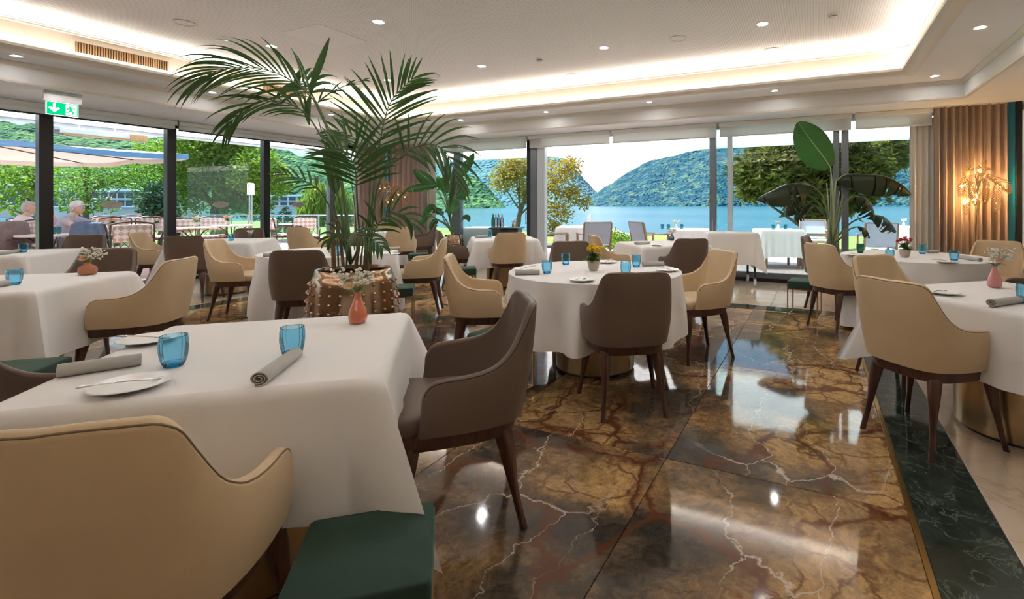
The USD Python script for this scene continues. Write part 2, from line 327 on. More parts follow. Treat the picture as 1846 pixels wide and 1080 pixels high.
marble('green_marble', (0.012, 0.018, 0.015), (0.045, 0.062, 0.048), (0.13, 0.17, 0.14), 7.0, 0.07, 6.0, 0.02)
marble('cream_marble', (0.55, 0.43, 0.32), (0.70, 0.57, 0.44), (0.50, 0.36, 0.25), 3.0, 0.08, 2.0, 0.02)
marble('terrace_stone', (0.50, 0.40, 0.36), (0.62, 0.52, 0.47), (0.40, 0.3, 0.26), 4.0, 0.7)
marble('red_paving', (0.56, 0.33, 0.28), (0.68, 0.45, 0.40), (0.45, 0.26, 0.22), 4.0, 0.7)
plain('inlay_brass', (0.50, 0.30, 0.10), 0.25, 0.9)
plain('joint', (0.05, 0.035, 0.025), 0.8)

# outdoors
plain('grass', (0.12, 0.20, 0.03), 0.9, var=0.35, scale=1.2, bump=0.6, bscale=60)
leafmat('grass_blade', (0.11, 0.23, 0.02), (0.24, 0.38, 0.045), 0.4, 0.6, 1.0)
mat('lake_water', {'g': ('geometry', {}), 'm': ('mapping', {'scale': (0.16, 0.5, 1.0), 'rotation': (0, 0, 0.35)}), 'n': ('noise_texture', {'scale': 1.0, 'detail': 5.0, 'roughness': 0.6}), 'b': ('bump', {'strength': 0.35, 'distance': 0.6}),
                   'n2': ('noise_texture', {'scale': 0.03, 'detail': 4.0}), 'r': ('rgb_ramp', {'ramp': [(0.35, (0.012, 0.078, 0.115)), (0.65, (0.028, 0.125, 0.17))]}),
                   'p': ('principled_bsdf', {'roughness': 0.16, 'ior': 1.33})},
    [('g.position', 'm.vector'), ('m.vector', 'n.vector'), ('n.fac', 'b.height'), ('b.normal', 'p.normal'), ('m.vector', 'n2.vector'), ('n2.fac', 'r.fac'), ('r.color', 'p.base_color')], 'p.BSDF')
def forest(name, a, b, c, scale):
    mat(name, {'g': ('geometry', {}), 'v': ('voronoi_texture', {'scale': scale, 'feature': 'smooth_f1', 'smoothness': 0.4}), 'n': ('noise_texture', {'scale': scale * 0.25, 'detail': 5.0, 'roughness': 0.65}), 'r': ('rgb_ramp', {'ramp': [(0.32, a), (0.5, b), (0.7, c)]}),
               'b': ('bump', {'strength': 1.0, 'distance': 0.9 / scale, 'invert': True}), 'p': ('principled_bsdf', {'roughness': 1.0, 'specular_ior_level': 0.1})},
        [('g.position', 'v.vector'), ('g.position', 'n.vector'), ('n.fac', 'r.fac'), ('r.color', 'p.base_color'), ('v.distance', 'b.height'), ('b.normal', 'p.normal')], 'p.BSDF')
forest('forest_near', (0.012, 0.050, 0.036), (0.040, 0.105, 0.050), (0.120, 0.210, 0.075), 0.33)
forest('forest_hazed', (0.003, 0.028, 0.060), (0.016, 0.062, 0.088), (0.080, 0.140, 0.092), 0.17)  # haze over the lake put into the forest colour as blue
forest('forest_far_hazed', (0.045, 0.115, 0.155), (0.065, 0.145, 0.175), (0.095, 0.18, 0.17), 0.05)  # distance haze mixed into this paler base colour
leafmat('leaf_palm', (0.035, 0.100, 0.022), (0.16, 0.28, 0.065), 0.30, 0.35)
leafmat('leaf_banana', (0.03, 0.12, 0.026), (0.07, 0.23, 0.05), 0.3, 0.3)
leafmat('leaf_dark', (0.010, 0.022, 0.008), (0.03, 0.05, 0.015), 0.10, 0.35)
plain('palm_stalk', (0.10, 0.15, 0.055), 0.45, var=0.3, scale=4)
plain('palm_trunk', (0.22, 0.13, 0.07), 0.7, var=0.3, scale=9)
plain('pale_stalk', (0.30, 0.36, 0.22), 0.45, var=0.2, scale=4)
leafmat('leaf_bright', (0.09, 0.20, 0.012), (0.50, 0.62, 0.05), 0.5, 0.5)
leafmat('leaf_green', (0.08, 0.19, 0.02), (0.34, 0.50, 0.07), 0.45, 0.5)
leafmat('leaf_autumn', (0.26, 0.20, 0.02), (0.52, 0.38, 0.07), 0.4, 0.6)
leafmat('leaf_magnolia', (0.020, 0.042, 0.008), (0.58, 0.54, 0.08), 0.35, 0.3)
leafmat('leaf_willow', (0.17, 0.27, 0.04), (0.40, 0.46, 0.10), 0.5, 0.6)
leafmat('leaf_conifer', (0.015, 0.06, 0.025), (0.04, 0.11, 0.04), 0.15, 0.7)
for n_, c_ in (('yellow', (0.85, 0.60, 0.03)), ('orange', (0.90, 0.28, 0.04)), ('pink', (0.80, 0.30, 0.32)), ('red', (0.75, 0.10, 0.12)), ('white', (0.85, 0.82, 0.74)), ('cream', (0.86, 0.66, 0.40)), ('peach', (0.85, 0.50, 0.38))):
    leafmat('petal_' + n_, c_, tuple(min(1, x * 1.15) for x in c_), 0.3, 0.6)
sheer('parasol_cloth', (0.74, 0.67, 0.66), 0.35)
plain('parasol_blue', (0.10, 0.26, 0.48), 0.8)
plain('white_paint', (0.80, 0.80, 0.80), 0.5)
plain('render_wall', (0.66, 0.62, 0.58), 0.8, var=0.1, scale=0.4)
plain('dark_window', (0.05, 0.08, 0.11), 0.1)
plain('iron', (0.05, 0.035, 0.03), 0.5, 0.4)
plain('mesh_sling', (0.42, 0.46, 0.55), 0.7, var=0.05)
plain('skin', (0.62, 0.36, 0.27), 0.5)
plain('shirt_grey', (0.36, 0.34, 0.42), 0.85)
plain('shirt_pale', (0.66, 0.60, 0.66), 0.85)
plain('shirt_rose', (0.62, 0.36, 0.38), 0.85)
plain('hair_grey', (0.42, 0.38, 0.40), 0.7)
plain('hair_auburn', (0.30, 0.14, 0.11), 0.6)
plain('cap_grey', (0.62, 0.60, 0.64), 0.8)
plain('trousers', (0.10, 0.11, 0.15), 0.85)
plain('coat_brown', (0.16, 0.10, 0.095), 0.9, var=0.2, scale=6)
plain('denim', (0.06, 0.09, 0.15), 0.9, var=0.2, scale=12)
# upholstery of the terrace chairs: pale ground with dark diamonds
mat('diamond_print', {'co': ('texture_coordinate', {}), 'm': ('mapping', {'scale': (15.0, 15.0, 15.0), 'rotation': (0, 0.785, 0)}), 'c': ('checker_texture', {'scale': 1.0, 'color1': (0.62, 0.54, 0.50), 'color2': (0.36, 0.17, 0.16)}), 'n': ('noise_texture', {'scale': 30.0}),
    'x': ('mix', {'fac': 0.25, 'color2': (0.7, 0.62, 0.58)}), 'p': ('principled_bsdf', {'roughness': 0.9})},
    [('co.object', 'm.vector'), ('m.vector', 'c.vector'), ('c.color', 'x.color1'), ('x.color', 'p.base_color')], 'p.BSDF')
lamp('downlight_glow', (1.0, 0.98, 0.96), DOWN_EMIT)
lamp('dim_glow', (1.0, 0.86, 0.70), DOWN_EMIT * 0.16)
lamp('soffit_glow', (1.0, 0.98, 0.96), DOWN_EMIT * 0.3)
lamp('cove_glow', (1.0, 0.90, 0.79), COVE_EMIT)
lamp('bulb_glow', (1.0, 0.60, 0.24), 420.0)
lamp('bulb_dim', (1.0, 0.55, 0.2), 30.0)
lamp('exit_green', (0.0, 0.42, 0.16), 1.0)
lamp('exit_white', (0.85, 1.0, 0.90), 1.0)
# ------------------------------------------------------------------ the room
XL, XR, YB, YF = -9.25, 2.45, 8.12, -4.2             # left glass, right wall, lake glass, wall behind the camera
Z2, Z1, ZC = 2.52, 2.74, 3.15                          # outer soffit, inner soffit, perforated ceiling
FX0, FX1, FY0, FY1 = -7.8, 1.67, -3.4, 7.35            # fascia between the two soffits
CX0, CX1, CY0, CY1 = -7.15, 0.93, -2.7, 6.70           # the cove
BX0, BX1, BY0, BY1 = -6.46, 0.33, -2.4, 5.85           # brown marble field
GW = 0.295                                             # green border
floor = thing('floor', 'polished floor of brown veined marble slabs with dark green border and cream stone edge', kind='structure')
obj('screed', MB().bx(XL - 0.1, XR + 0.15, YF - 0.15, YB + 0.06, -0.2, -0.018), 'joint', floor)
def slab(x0, x1, y0, y1, m, name, j=0.0016, z=0.0):
    obj(name, MB().box(((x0 + x1) / 2, (y0 + y1) / 2, -0.01 + z), (x1 - x0 - 2 * j, y1 - y0 - 2 * j, 0.02), None, 0.0012), m, floor, smooth=False)
xs = [BX1 - 0.97 * k for k in range(8)]; xs[-1] = BX0
ys = [BY0 + 0.15 + 1.5 * k for k in range(6)]; ys[0] = BY0; ys = ys + [BY1]
for a, b in zip(xs[1:], xs[:-1]):
    for c, d in zip(ys[:-1], ys[1:]):
        slab(a, b, c, d, 'brown_marble', 'marble_slab')
bw = 0.022
for x0, x1, y0, y1 in ((BX1, BX1 + bw, BY0 - bw, BY1 + bw), (BX0 - bw, BX0, BY0 - bw, BY1 + bw), (BX0, BX1, BY1, BY1 + bw), (BX0, BX1, BY0 - bw, BY0)):
    slab(x0, x1, y0, y1, 'inlay_brass', 'brass_inlay', 0.0002, 0.0004)
for k in range(6):                                    # green border
    y0 = BY0 - GW + (BY1 - BY0 + 2 * GW) * k / 6; y1 = BY0 - GW + (BY1 - BY0 + 2 * GW) * (k + 1) / 6
    slab(BX1 + bw, BX1 + GW + 0.005, y0, y1, 'green_marble', 'green_border_stone'); slab(BX0 - GW, BX0 - bw, y0, y1, 'green_marble', 'green_border_stone')
for k in range(5):
    x0 = BX0 - bw + (BX1 - BX0 + 2 * bw) * k / 5; x1 = BX0 - bw + (BX1 - BX0 + 2 * bw) * (k + 1) / 5
    slab(x0, x1, BY1 + bw, BY1 + GW, 'green_marble', 'green_border_stone'); slab(x0, x1, BY0 - GW, BY0 - bw, 'green_marble', 'green_border_stone')
def tiles(x0, x1, y0, y1, nx, ny):
    for i in range(nx):
        for k in range(ny):
            slab(x0 + (x1 - x0) * i / nx, x0 + (x1 - x0) * (i + 1) / nx, y0 + (y1 - y0) * k / ny, y0 + (y1 - y0) * (k + 1) / ny, 'cream_marble', 'cream_stone_tile')
GX0, GX1, GY0, GY1 = BX0 - GW, BX1 + GW + 0.005, BY0 - GW, BY1 + GW
tiles(GX1, XR, GY0, GY1, 2, 9); tiles(XL, GX0, GY0, GY1, 3, 9); tiles(XL, XR, GY1, YB, 12, 2); tiles(XL, XR, YF, GY0, 12, 2)

def frame_ring(name, x0, x1, y0, y1, prof, m, parent, smooth=40):
    """a moulding run round a rectangle; prof: (outward offset, z) closed outline"""
    P = np.array(prof, float); mb = MB()
    c = [(x0, y0, -1, -1), (x1, y0, 1, -1), (x1, y1, 1, 1), (x0, y1, -1, 1)]
    v = np.array([[(x + sx * o, y + sy * o, z) for o, z in P] for x, y, sx, sy in c])
    n = len(P); f = []
    for k in range(4):
        for j in range(n):
            f.append([((k + 1) % 4) * n + j, ((k + 1) % 4) * n + (j + 1) % n, k * n + (j + 1) % n, k * n + j])
    mb.add(v.reshape(-1, 3), np.array(f))
    return obj(name, mb, m, parent, smooth)
def flat_ring(mb, x0, x1, y0, y1, X0, X1, Y0, Y1, z0, z1):
    mb.bx(X0, x0, Y0, Y1, z0, z1); mb.bx(x1, X1, Y0, Y1, z0, z1); mb.bx(x0, x1, Y0, y0, z0, z1); mb.bx(x0, x1, y1, Y1, z0, z1); return mb
ceil = thing('ceiling', 'white stepped ceiling with perforated centre and warm lit cove', kind='structure')
obj('perforated_panel', MB().bx(CX0 - 0.35, CX1 + 0.35, CY0 - 0.35, CY1 + 0.35, ZC, ZC + 0.05), 'perforated_board', ceil, False)
obj('inner_soffit', flat_ring(MB(), CX0 - 0.11, CX1 + 0.11, CY0 - 0.11, CY1 + 0.11, FX0, FX1, FY0, FY1, Z1, Z1 + 0.06), 'ceiling_paint', ceil, False)
obj('outer_soffit', flat_ring(MB(), FX0 - 0.012, FX1 + 0.012, FY0 - 0.012, FY1 + 0.012, XL + 0.02, XR, YF, YB - 0.02, Z2, Z2 + 0.05), 'ceiling_paint', ceil, False)
obj('roof_slab', MB().bx(XL - 0.1, XR + 0.2, YF - 0.2, YB + 0.1, ZC + 0.05, ZC + 0.3), 'ceiling_paint', ceil, False)
for a in ((FX0 - 0.02, FX0, FY0, FY1), (FX1, FX1 + 0.02, FY0, FY1), (FX0, FX1, FY1, FY1 + 0.02), (FX0, FX1, FY0 - 0.02, FY0)):
    obj('fascia', MB().bx(*a, Z2, Z1 + 0.02), 'fascia_plaster', ceil, False)
for k, a in enumerate(((CX0 - 0.12, CX0 - 0.10, CY0 - 0.1, CY1 + 0.1), (CX1 + 0.10, CX1 + 0.12, CY0 - 0.1, CY1 + 0.1), (CX0 - 0.1, CX1 + 0.1, CY1 + 0.10, CY1 + 0.12), (CX0 - 0.1, CX1 + 0.1, CY0 - 0.12, CY0 - 0.10))):
    obj('cove_fascia', MB().bx(*a, Z1, 3.045), 'cove_paint', ceil, False)
frame_ring('cove_lip', CX0 - 0.10, CX1 + 0.10, CY0 - 0.10, CY1 + 0.10, [(0.0, 3.03), (-0.03, 3.035), (-0.034, 3.05), (-0.022, 3.062), (0.0, 3.062)], 'moulding_paint', ceil)
frame_ring('cove_moulding', CX0, CX1, CY0, CY1, [(0.13, Z1 - 0.004), (0.10, Z1 - 0.016), (0.06, Z1 - 0.018), (0.03, Z1 - 0.008), (0.012, Z1 + 0.018), (-0.008, Z1 + 0.03), (-0.012, Z1 + 0.055), (0.006, Z1 + 0.066), (0.028, Z1 + 0.060), (0.03, Z1 + 0.03), (0.13, Z1 + 0.03)], 'moulding_paint', ceil)
frame_ring('fascia_top_trim', FX0, FX1, FY0, FY1, [(0.0, Z1 - 0.045), (-0.012, Z1 - 0.045), (-0.030, Z1 - 0.018), (-0.045, Z1 - 0.006), (-0.045, Z1), (0.0, Z1)], 'moulding_paint', ceil)
frame_ring('fascia_bottom_trim', FX0, FX1, FY0, FY1, [(0.025, Z2 - 0.006), (-0.006, Z2 - 0.006), (-0.012, Z2 + 0.010), (-0.006, Z2 + 0.024), (0.0, Z2 + 0.024), (0.025, Z2 + 0.024)], 'moulding_paint', ceil, False)
# warm strips: above the lip, shining at the ceiling, and behind the moulding, shining at the fascia
for k, a in enumerate(((CX0 - 0.17, CX0 - 0.14, CY0, CY1), (CX1 + 0.14, CX1 + 0.17, CY0, CY1), (CX0, CX1, CY1 + 0.14, CY1 + 0.17), (CX0, CX1, CY0 - 0.17, CY0 - 0.14))):
    obj('light_strip', MB().bx(*a, 3.05, 3.056), 'cove_glow', ceil, False)
for k, a in enumerate(((CX0 - 0.35, CX0 - 0.12, CY0 - .35, CY1 + .35), (CX1 + 0.12, CX1 + 0.35, CY0 - .35, CY1 + .35), (CX0 - .12, CX1 + .12, CY1 + 0.12, CY1 + 0.35), (CX0 - .12, CX1 + .12, CY0 - 0.35, CY0 - 0.12))):
    obj('cove_shelf', MB().bx(*a, 3.02, 3.04), 'cove_paint', ceil, False)
for k, a in enumerate(((CX0 - 0.075, CX0 - 0.05, CY0, CY1), (CX1 + 0.05, CX1 + 0.075, CY0, CY1), (CX0, CX1, CY1 + 0.05, CY1 + 0.075), (CX0, CX1, CY0 - 0.075, CY0 - 0.05))):
    obj('light_strip', MB().bx(*a, Z1 + 0.032, Z1 + 0.038), 'cove_glow', ceil, False)
obj('access_hatch', MB().box((-5.15, 3.86, ZC - 0.002), (0.62, 0.62, 0.006), rotz(0.0), 0.001), 'ceiling_paint', ceil, False)

wr = thing('wall_right', 'beige plastered wall on the right with a dark teal panel beside the curtain', kind='structure')
obj('plaster', MB().bx(XR, XR + 0.2, YF, YB + 0.1, 0, ZC), 'wall_paint', wr, False)
wb = thing('wall_back', 'warm brown wall behind the camera', kind='structure')
obj('plaster', MB().bx(XL - 0.1, XR + 0.2, YF - 0.2, YF, 0, ZC), 'wall_warm', wb, False)
obj('baseboard_right', MB().bx(XR - 0.015, XR, YF, YB, 0, 0.09, 0.004), 'moulding_paint', kind='structure', label='low painted skirting board at the foot of the right wall')
# teal panel standing between curtain and right wall
xt = aty(1821, 370, 7.95)[0]
obj('wall_panel', MB().bx(xt - 0.05, xt + 0.05, 7.93, 7.98, 0, Z2, 0.004), 'teal_panel', wr, False)
obj('wall_panel', MB().bx(xt + 0.05, xt + 0.11, 7.90, 7.98, 0, Z2, 0.004), 'frame_black', wr, False)

# ------------------------------------------------------------------ windows
def win(n, label): return thing(f'window_{n}', label, kind='structure')
def lx(u): return aty(u, 370, YB)[0]
def ly(u): return atx(u, 370, XL)[1]
w1 = win(1, 'long left window wall with black posts towards the red paved terrace')
mull = [(ly(80), 0.13), (ly(306.5), 0.12), (ly(478), 0.11)]
s_ = 1.29
for y, w in mull: obj('post', MB().bx(XL - 0.06, XL + 0.06, y - w / 2, y + w / 2, 0, Z2, 0.004), 'frame_black', w1, False)
yp = ly(596)
obj('post', MB().bx(XL - 0.06, XL + 0.06, yp - 0.06, yp + 0.06, 0, Z2, 0.004), 'frame_grey', w1, False)
back_posts = [mull[0][0] - s_ * k for k in range(1, 6)]
for y in back_posts: obj('post', MB().bx(XL - 0.06, XL + 0.06, y - 0.06, y + 0.06, 0, Z2, 0.004), 'frame_black', w1, False)
obj('track', MB().bx(XL - 0.08, XL + 0.12, YF, YB, -0.01, 0.05, 0.004), 'frame_black', w1, False)
obj('head_rail', MB().bx(XL - 0.06, XL + 0.06, YF, YB, 2.42, Z2, 0.004), 'frame_black', w1, False)
edges = sorted([YF] + [y for y, _ in mull] + back_posts + [yp, YB - 0.05])
for a, b in zip(edges[:-1], edges[1:]):
    if b - a > 0.2: obj('pane', MB().bx(XL - 0.008, XL + 0.008, a + 0.05, b - 0.05, 0.05, 2.44), 'window_glass', w1, False)
w2 = win(2, 'wide lake window wall with grey posts and one sliding panel pushed open')
posts = [(820, 832, 'frame_grey'), (952, 958, 'dark_metal'), (958.5, 970, 'frame_grey'), (970.5, 984, 'frame_pale'), (1280, 1291, 'frame_grey'), (1312, 1321, 'frame_pale'), (1502, 1513, 'frame_grey'), (1517, 1529.5, 'frame_grey')]
for a, b, m in posts: obj('post', MB().bx(lx(a), lx(b), YB - 0.05, YB + 0.06, 0, Z2, 0.004), m, w2, False)
obj('track', MB().bx(XL, XR, YB - 0.06, YB + 0.10, -0.01, 0.05, 0.004), 'frame_black', w2, False)
obj('kick_rail', MB().bx(lx(1321), XR, YB - 0.03, YB + 0.04, 0.05, 0.14, 0.004), 'frame_grey', w2, False)
obj('head_rail', MB().bx(XL, XR, YB - 0.05, YB + 0.05, 2.43, Z2, 0.004), 'frame_pale', w2, False)
for a, b in ((665, 820), (832, 952), (1321, 1502), (1529.5, 1660), (1660, 1822)):
    obj('pane', MB().bx(lx(a), lx(b), YB - 0.006, YB + 0.006, 0.05, 2.44), 'window_glass', w2, False)
obj('pane', MB().bx(lx(1291), lx(1312), YB - 0.03, YB - 0.018, 0.05, 2.44), 'window_glass', w2, False)
obj('pane', MB().bx(lx(1291), lx(1312), YB + 0.03, YB + 0.042, 0.05, 2.44), 'window_glass', w2, False)
for u, v0, v1 in ((948, 382, 404), (1285, 396, 423)):
    p0 = aty(u, v0, YB - 0.08); p1 = aty(u, v1, YB - 0.08)
    h = obj('door_handle', MB().tube([p0, p1], 0.011, 8).tube([p0 + [0, 0.05, -.02], p0 + [0, 0, -.02]], 0.007, 6).tube([p1 + [0, 0.05, .02], p1 + [0, 0, .02]], 0.007, 6), 'steel', w2, label='pale vertical pull handle')

# ------------------------------------------------------------------ roller blinds
def blind(label, axis, a, b, zb, off):
    """axis 'y': along the left wall; axis 'x': along the lake wall"""
    t = thing('roller_blind', label, 'blind', group='roller blinds above the windows')
    R = 0.045
    if axis == 'x':
        y = YB - off
        obj('cassette', MB().bx(a, b, y - 0.03, y + 0.07, Z2 - 0.07, Z2 - 0.002, 0.006), 'white_plastic', t, False)
        obj('fabric', MB().bx(a + 0.01, b - 0.01, y + 0.014, y + 0.022, zb + 0.02, Z2 - 0.05), 'blind_fabric', t, False)
        obj('bottom_bar', MB().bx(a + 0.008, b - 0.008, y + 0.008, y + 0.028, zb, zb + 0.022, 0.004), 'white_plastic', t, False)
    else:
        x = XL + off
        obj('cassette', MB().bx(x - 0.07, x + 0.03, a, b, Z2 - 0.07, Z2 - 0.002, 0.006), 'white_plastic', t, False)
        obj('fabric', MB().bx(x - 0.022, x - 0.014, a + 0.01, b - 0.01, zb + 0.02, Z2 - 0.05), 'blind_fabric', t, False)
        obj('bottom_bar', MB().bx(x - 0.028, x - 0.008, a + 0.008, b - 0.008, zb, zb + 0.022, 0.004), 'dark_metal', t, False)
bl = [('white roller blind left of the lake post with the pull handle', 690, 949), ('white roller blind over the open sliding panel, left half', 953, 1099), ('white roller blind over the open sliding panel, right half', 1103, 1292), ('white roller blind above the big banana leaf', 1296, 1536), ('white roller blind next to the brown curtain', 1541, 1682)]
for lab, a, b in bl: blind(lab, 'x', aty(a, 250, 7.96)[0], aty(b, 250, 7.96)[0], 2.285, 0.16)
bl = [('white roller blind over the left window behind the exit sign', -420, 318), ('white roller blind over the left window behind the tall palm', 322, 640)]
for lab, a, b in bl: blind(lab, 'y', max(YF, atx(a, 250, XL + 0.16)[1]), min(7.3, atx(b, 250, XL + 0.16)[1]), 2.365, 0.16)
def chain(label, p, n):
    tag(obj('blind_chain', MB().tube([p, p - [0, 0, n * 0.6], p - [0.008, 0.0, n]], 0.005, 6), 'dark_metal'), label, 'blind chain')
chain('dark blind chain beside the second left window post', atx(322, 217, XL + 0.22), 0.14)
chain('dark blind chain at the gap between blinds over the blue-grey post', aty(1295, 228, 7.9), 0.13)

# ------------------------------------------------------------------ curtains
def drape_mesh(pts, z0, z1, folds, amp, seed, th=0.006):
    P = curve(pts, folds * 14); d = np.gradient(P, axis=0); d /= np.linalg.norm(d, axis=1, keepdims=True); nrm = np.stack([-d[:, 1], d[:, 0]], 1)
    r = np.random.RandomState(seed); ph = np.cumsum(np.repeat(1 + 0.35 * (r.rand(folds) - 0.5), 14)) * 2 * np.pi / 14
    am = np.repeat(0.7 + 0.6 * r.rand(folds), 14); am = np.convolve(np.pad(am, 7, 'edge'), np.ones(15) / 15, 'valid')
    zs = np.linspace(z0, z1, 9); rows = []
    for z in zs:
        k = 1.0 - 0.35 * (z - z0) / (z1 - z0)
        o = amp * k * am * (np.sin(ph) + 0.25 * np.sin(2 * ph + 1.0) + 0.1 * np.sin(3 * z + ph * 0.3))
        rows.append(np.column_stack([P + nrm * o[:, None], np.full(len(P), z)]))
    A = np.array(rows); B = A.copy(); B[..., :2] += np.array([n for n in nrm])[None] * th
    mb = MB().grid(A).grid(B[:, ::-1]); return mb
cr = thing('curtain', 'full brown pleated curtain behind the brass palm lamp on the right', 'curtain')
x0, x1 = aty(1684, 370, 7.90)[0], aty(1815, 370, 7.90)[0]
obj('pleated_fabric', drape_mesh([(x0, 7.92), ((x0 + x1) / 2, 7.90), (x1, 7.92)], 0.012, Z2 - 0.012, 10, 0.062, 3), 'curtain_beige', cr, 60)
obj('rail', MB().bx(x0, x1, 7.88, 7.93, Z2 - 0.015, Z2 - 0.001), 'white_plastic', cr, False)
cr = thing('curtain', 'narrow cream curtain between the lake window and the brown curtain', 'curtain')
x0b, x1b = aty(1640, 370, 8.02)[0], aty(1686, 370, 8.02)[0]
obj('pleated_fabric', drape_mesh([(x0b, 8.03), (x1b, 8.02)], 0.012, 2.40, 4, 0.03, 5), 'curtain_pale', cr, 60)
cr = thing('curtain', 'striped rose-brown curtain hung round the far corner of the room', 'curtain')
cpts = [(XL + 0.17, ly(646)), (XL + 0.17, 7.55), (XL + 0.25, 7.85), (XL + 0.6, 7.94), (aty(770, 370, 7.94)[0], 7.95)]
obj('pleated_fabric', drape_mesh(cpts, 0.012, Z2 - 0.012, 15, 0.095, 9), 'curtain_rose', cr, 60)
cr = thing('curtain', 'white sheer strip at the left edge of the corner curtain', 'curtain')
obj('pleated_fabric', drape_mesh([(XL + 0.17, ly(634)), (XL + 0.17, ly(645))], 0.012, Z2 - 0.012, 3, 0.025, 11), 'curtain_pale', cr, 60)
cr = thing('curtain', 'white sheer strip at the right edge of the corner curtain', 'curtain')
obj('pleated_fabric', drape_mesh([(aty(769, 370, 7.95)[0], 7.95), (aty(784, 370, 7.95)[0], 7.95)], 0.012, Z2 - 0.012, 3, 0.025, 13), 'curtain_pale', cr, 60)

# ------------------------------------------------------------------ ceiling fittings
def downlight(p, label, group, r=0.05, glow='downlight_glow'):
    t = thing('downlight', label, 'ceiling light', p, 0, group)
    obj('trim_ring', MB().lathe([(r, 0.0), (r + 0.012, -0.001), (r + 0.014, -0.004), (r + 0.008, -0.007), (r - 0.004, -0.004), (r - 0.008, 0.001)], 24), 'white_plastic', t)
    obj('lens', MB().lathe([(0.0005, -0.003), (r * 0.62, -0.003), (r * 0.66, -0.0005)], 20), glow, t)
def unseen_light(p, r=0.05, glow='downlight_glow'):  # unseen lamps outside the view, kept for the light they give the room
    if p[1] < 1.0: glow = 'dim_glow'
    obj('spotlight_ring', MB().lathe([(r, 0.0), (r + 0.012, -0.001), (r + 0.014, -0.004), (r + 0.008, -0.007), (r - 0.004, -0.004), (r - 0.008, 0.001)], 16, p), 'white_plastic', ceil)
    obj('spotlight_lens', MB().lathe([(0.0005, -0.003), (r * 0.62, -0.003), (r * 0.66, -0.0005)], 16, p), glow, ceil)
cg, sg = 'recessed spotlights in the perforated ceiling', 'recessed spotlights in the inner soffit'
cl = {(-6.05, 3.80): 'recessed spotlight in the ceiling left of the tall palm leaf', (-4.21, 3.77): 'recessed spotlight in the ceiling near the top middle, right of the palm', (-4.24, 5.58): 'recessed spotlight in the ceiling just right of the palm crown', (-2.37, 5.56): 'recessed spotlight in the ceiling left of the large round speaker', (-0.51, 5.54): 'recessed spotlight in the ceiling left of the smoke detector', (-6.05, 5.60): 'recessed spotlight in the ceiling half hidden by the palm crown'}
for (x, y), lab in cl.items(): downlight((x, y, ZC), lab, cg)
for x in (-6.05, -4.22, -2.37, -0.51):
    for y in (1.97, 0.15, -1.65):
        unseen_light((x, y, ZC))
for x in (-2.37, -0.51): unseen_light((x, 3.78, ZC))
sl = {(1.30, 5.25): 'recessed spotlight in the right soffit at the top right corner', (1.30, 7.0): 'recessed spotlight in the right soffit corner above the brown curtain', (-0.49, 7.0): 'recessed spotlight in the lake soffit above the upright banana leaf', (-2.25, 7.0): 'recessed spotlight in the lake soffit above the sliding panel gap', (-4.04, 7.03): 'recessed spotlight in the lake soffit above the grey double post', (-5.83, 7.05): 'recessed spotlight in the lake soffit nearest the palm', (-7.47, 2.10): 'recessed spotlight in the left soffit at the left picture edge', (-7.47, 3.9): 'recessed spotlight in the left soffit behind the drooping palm frond', (-7.47, 5.7): 'recessed spotlight in the left soffit behind the palm stems'}
for (x, y), lab in sl.items(): downlight((x, y, Z1), lab, sg, 0.04, 'soffit_glow')
for x, y in ((1.3, 3.5), (1.3, 1.7), (1.3, 0), (1.3, -1.7), (-7.47, 0.3), (-7.47, -1.5), (-5.8, -3.05), (-4, -3.05), (-2.2, -3.05), (-.5, -3.05)):
    unseen_light((x, y, Z1), 0.04, 'soffit_glow')
def speaker(p, label, r):
    t = thing('ceiling_speaker', label, 'speaker', p)
    obj('rim', MB().lathe([(r - 0.012, 0.002), (r, -0.001), (r + 0.003, -0.006), (r - 0.006, -0.010), (r - 0.016, -0.006), (r - 0.018, 0.002)], 36), 'white_plastic', t)
    obj('grille', MB().lathe([(0.001, -0.005), (r - 0.022, -0.004)], 36), 'perforated_board', t)
    obj('shadow_gap', MB().lathe([(r - 0.023, -0.003), (r - 0.014, -0.0032)], 36), 'frame_pale', t)
speaker((-6.12, 2.93, ZC), 'large round white ceiling speaker at upper left', 0.105)
speaker((-1.45, 5.62, ZC), 'large round white ceiling speaker at upper middle right', 0.105)
speaker((-0.49, 6.52, ZC), 'round white ceiling speaker in the glow of the cove', 0.095)
speaker((-3.30, 6.55, ZC), 'flat round white ceiling speaker near the lake cove', 0.095)
speaker((-5.2, 5.70, ZC), 'flat round ceiling speaker just above the palm frond tips', 0.085)
def smoke(p, label):
    t = thing('smoke_detector', label, 'smoke detector', p)
    obj('base', MB().lathe([(0.055, 0.0), (0.057, -0.012), (0.05, -0.018), (0.001, -0.018)], 28), 'white_plastic', t)
    obj('sensor_head', MB().lathe([(0.036, -0.018), (0.036, -0.022), (0.042, -0.030), (0.036, -0.044), (0.02, -0.05), (0.001, -0.05)], 28), 'white_plastic', t)
    obj('vent_slot', MB().lathe([(0.0365, -0.019), (0.0385, -0.022), (0.0375, -0.026), (0.0365, -0.026)], 28), 'dark_metal', t)
smoke((0.17, 5.58, ZC), 'white smoke detector near the right end of the perforated ceiling')
smoke((-3.33, 5.63, ZC), 'small white smoke detector in the middle of the ceiling')
p_ = atz(645, 158, ZC); smoke((p_[0], p_[1], ZC), 'small white smoke detector between the two palm crowns')

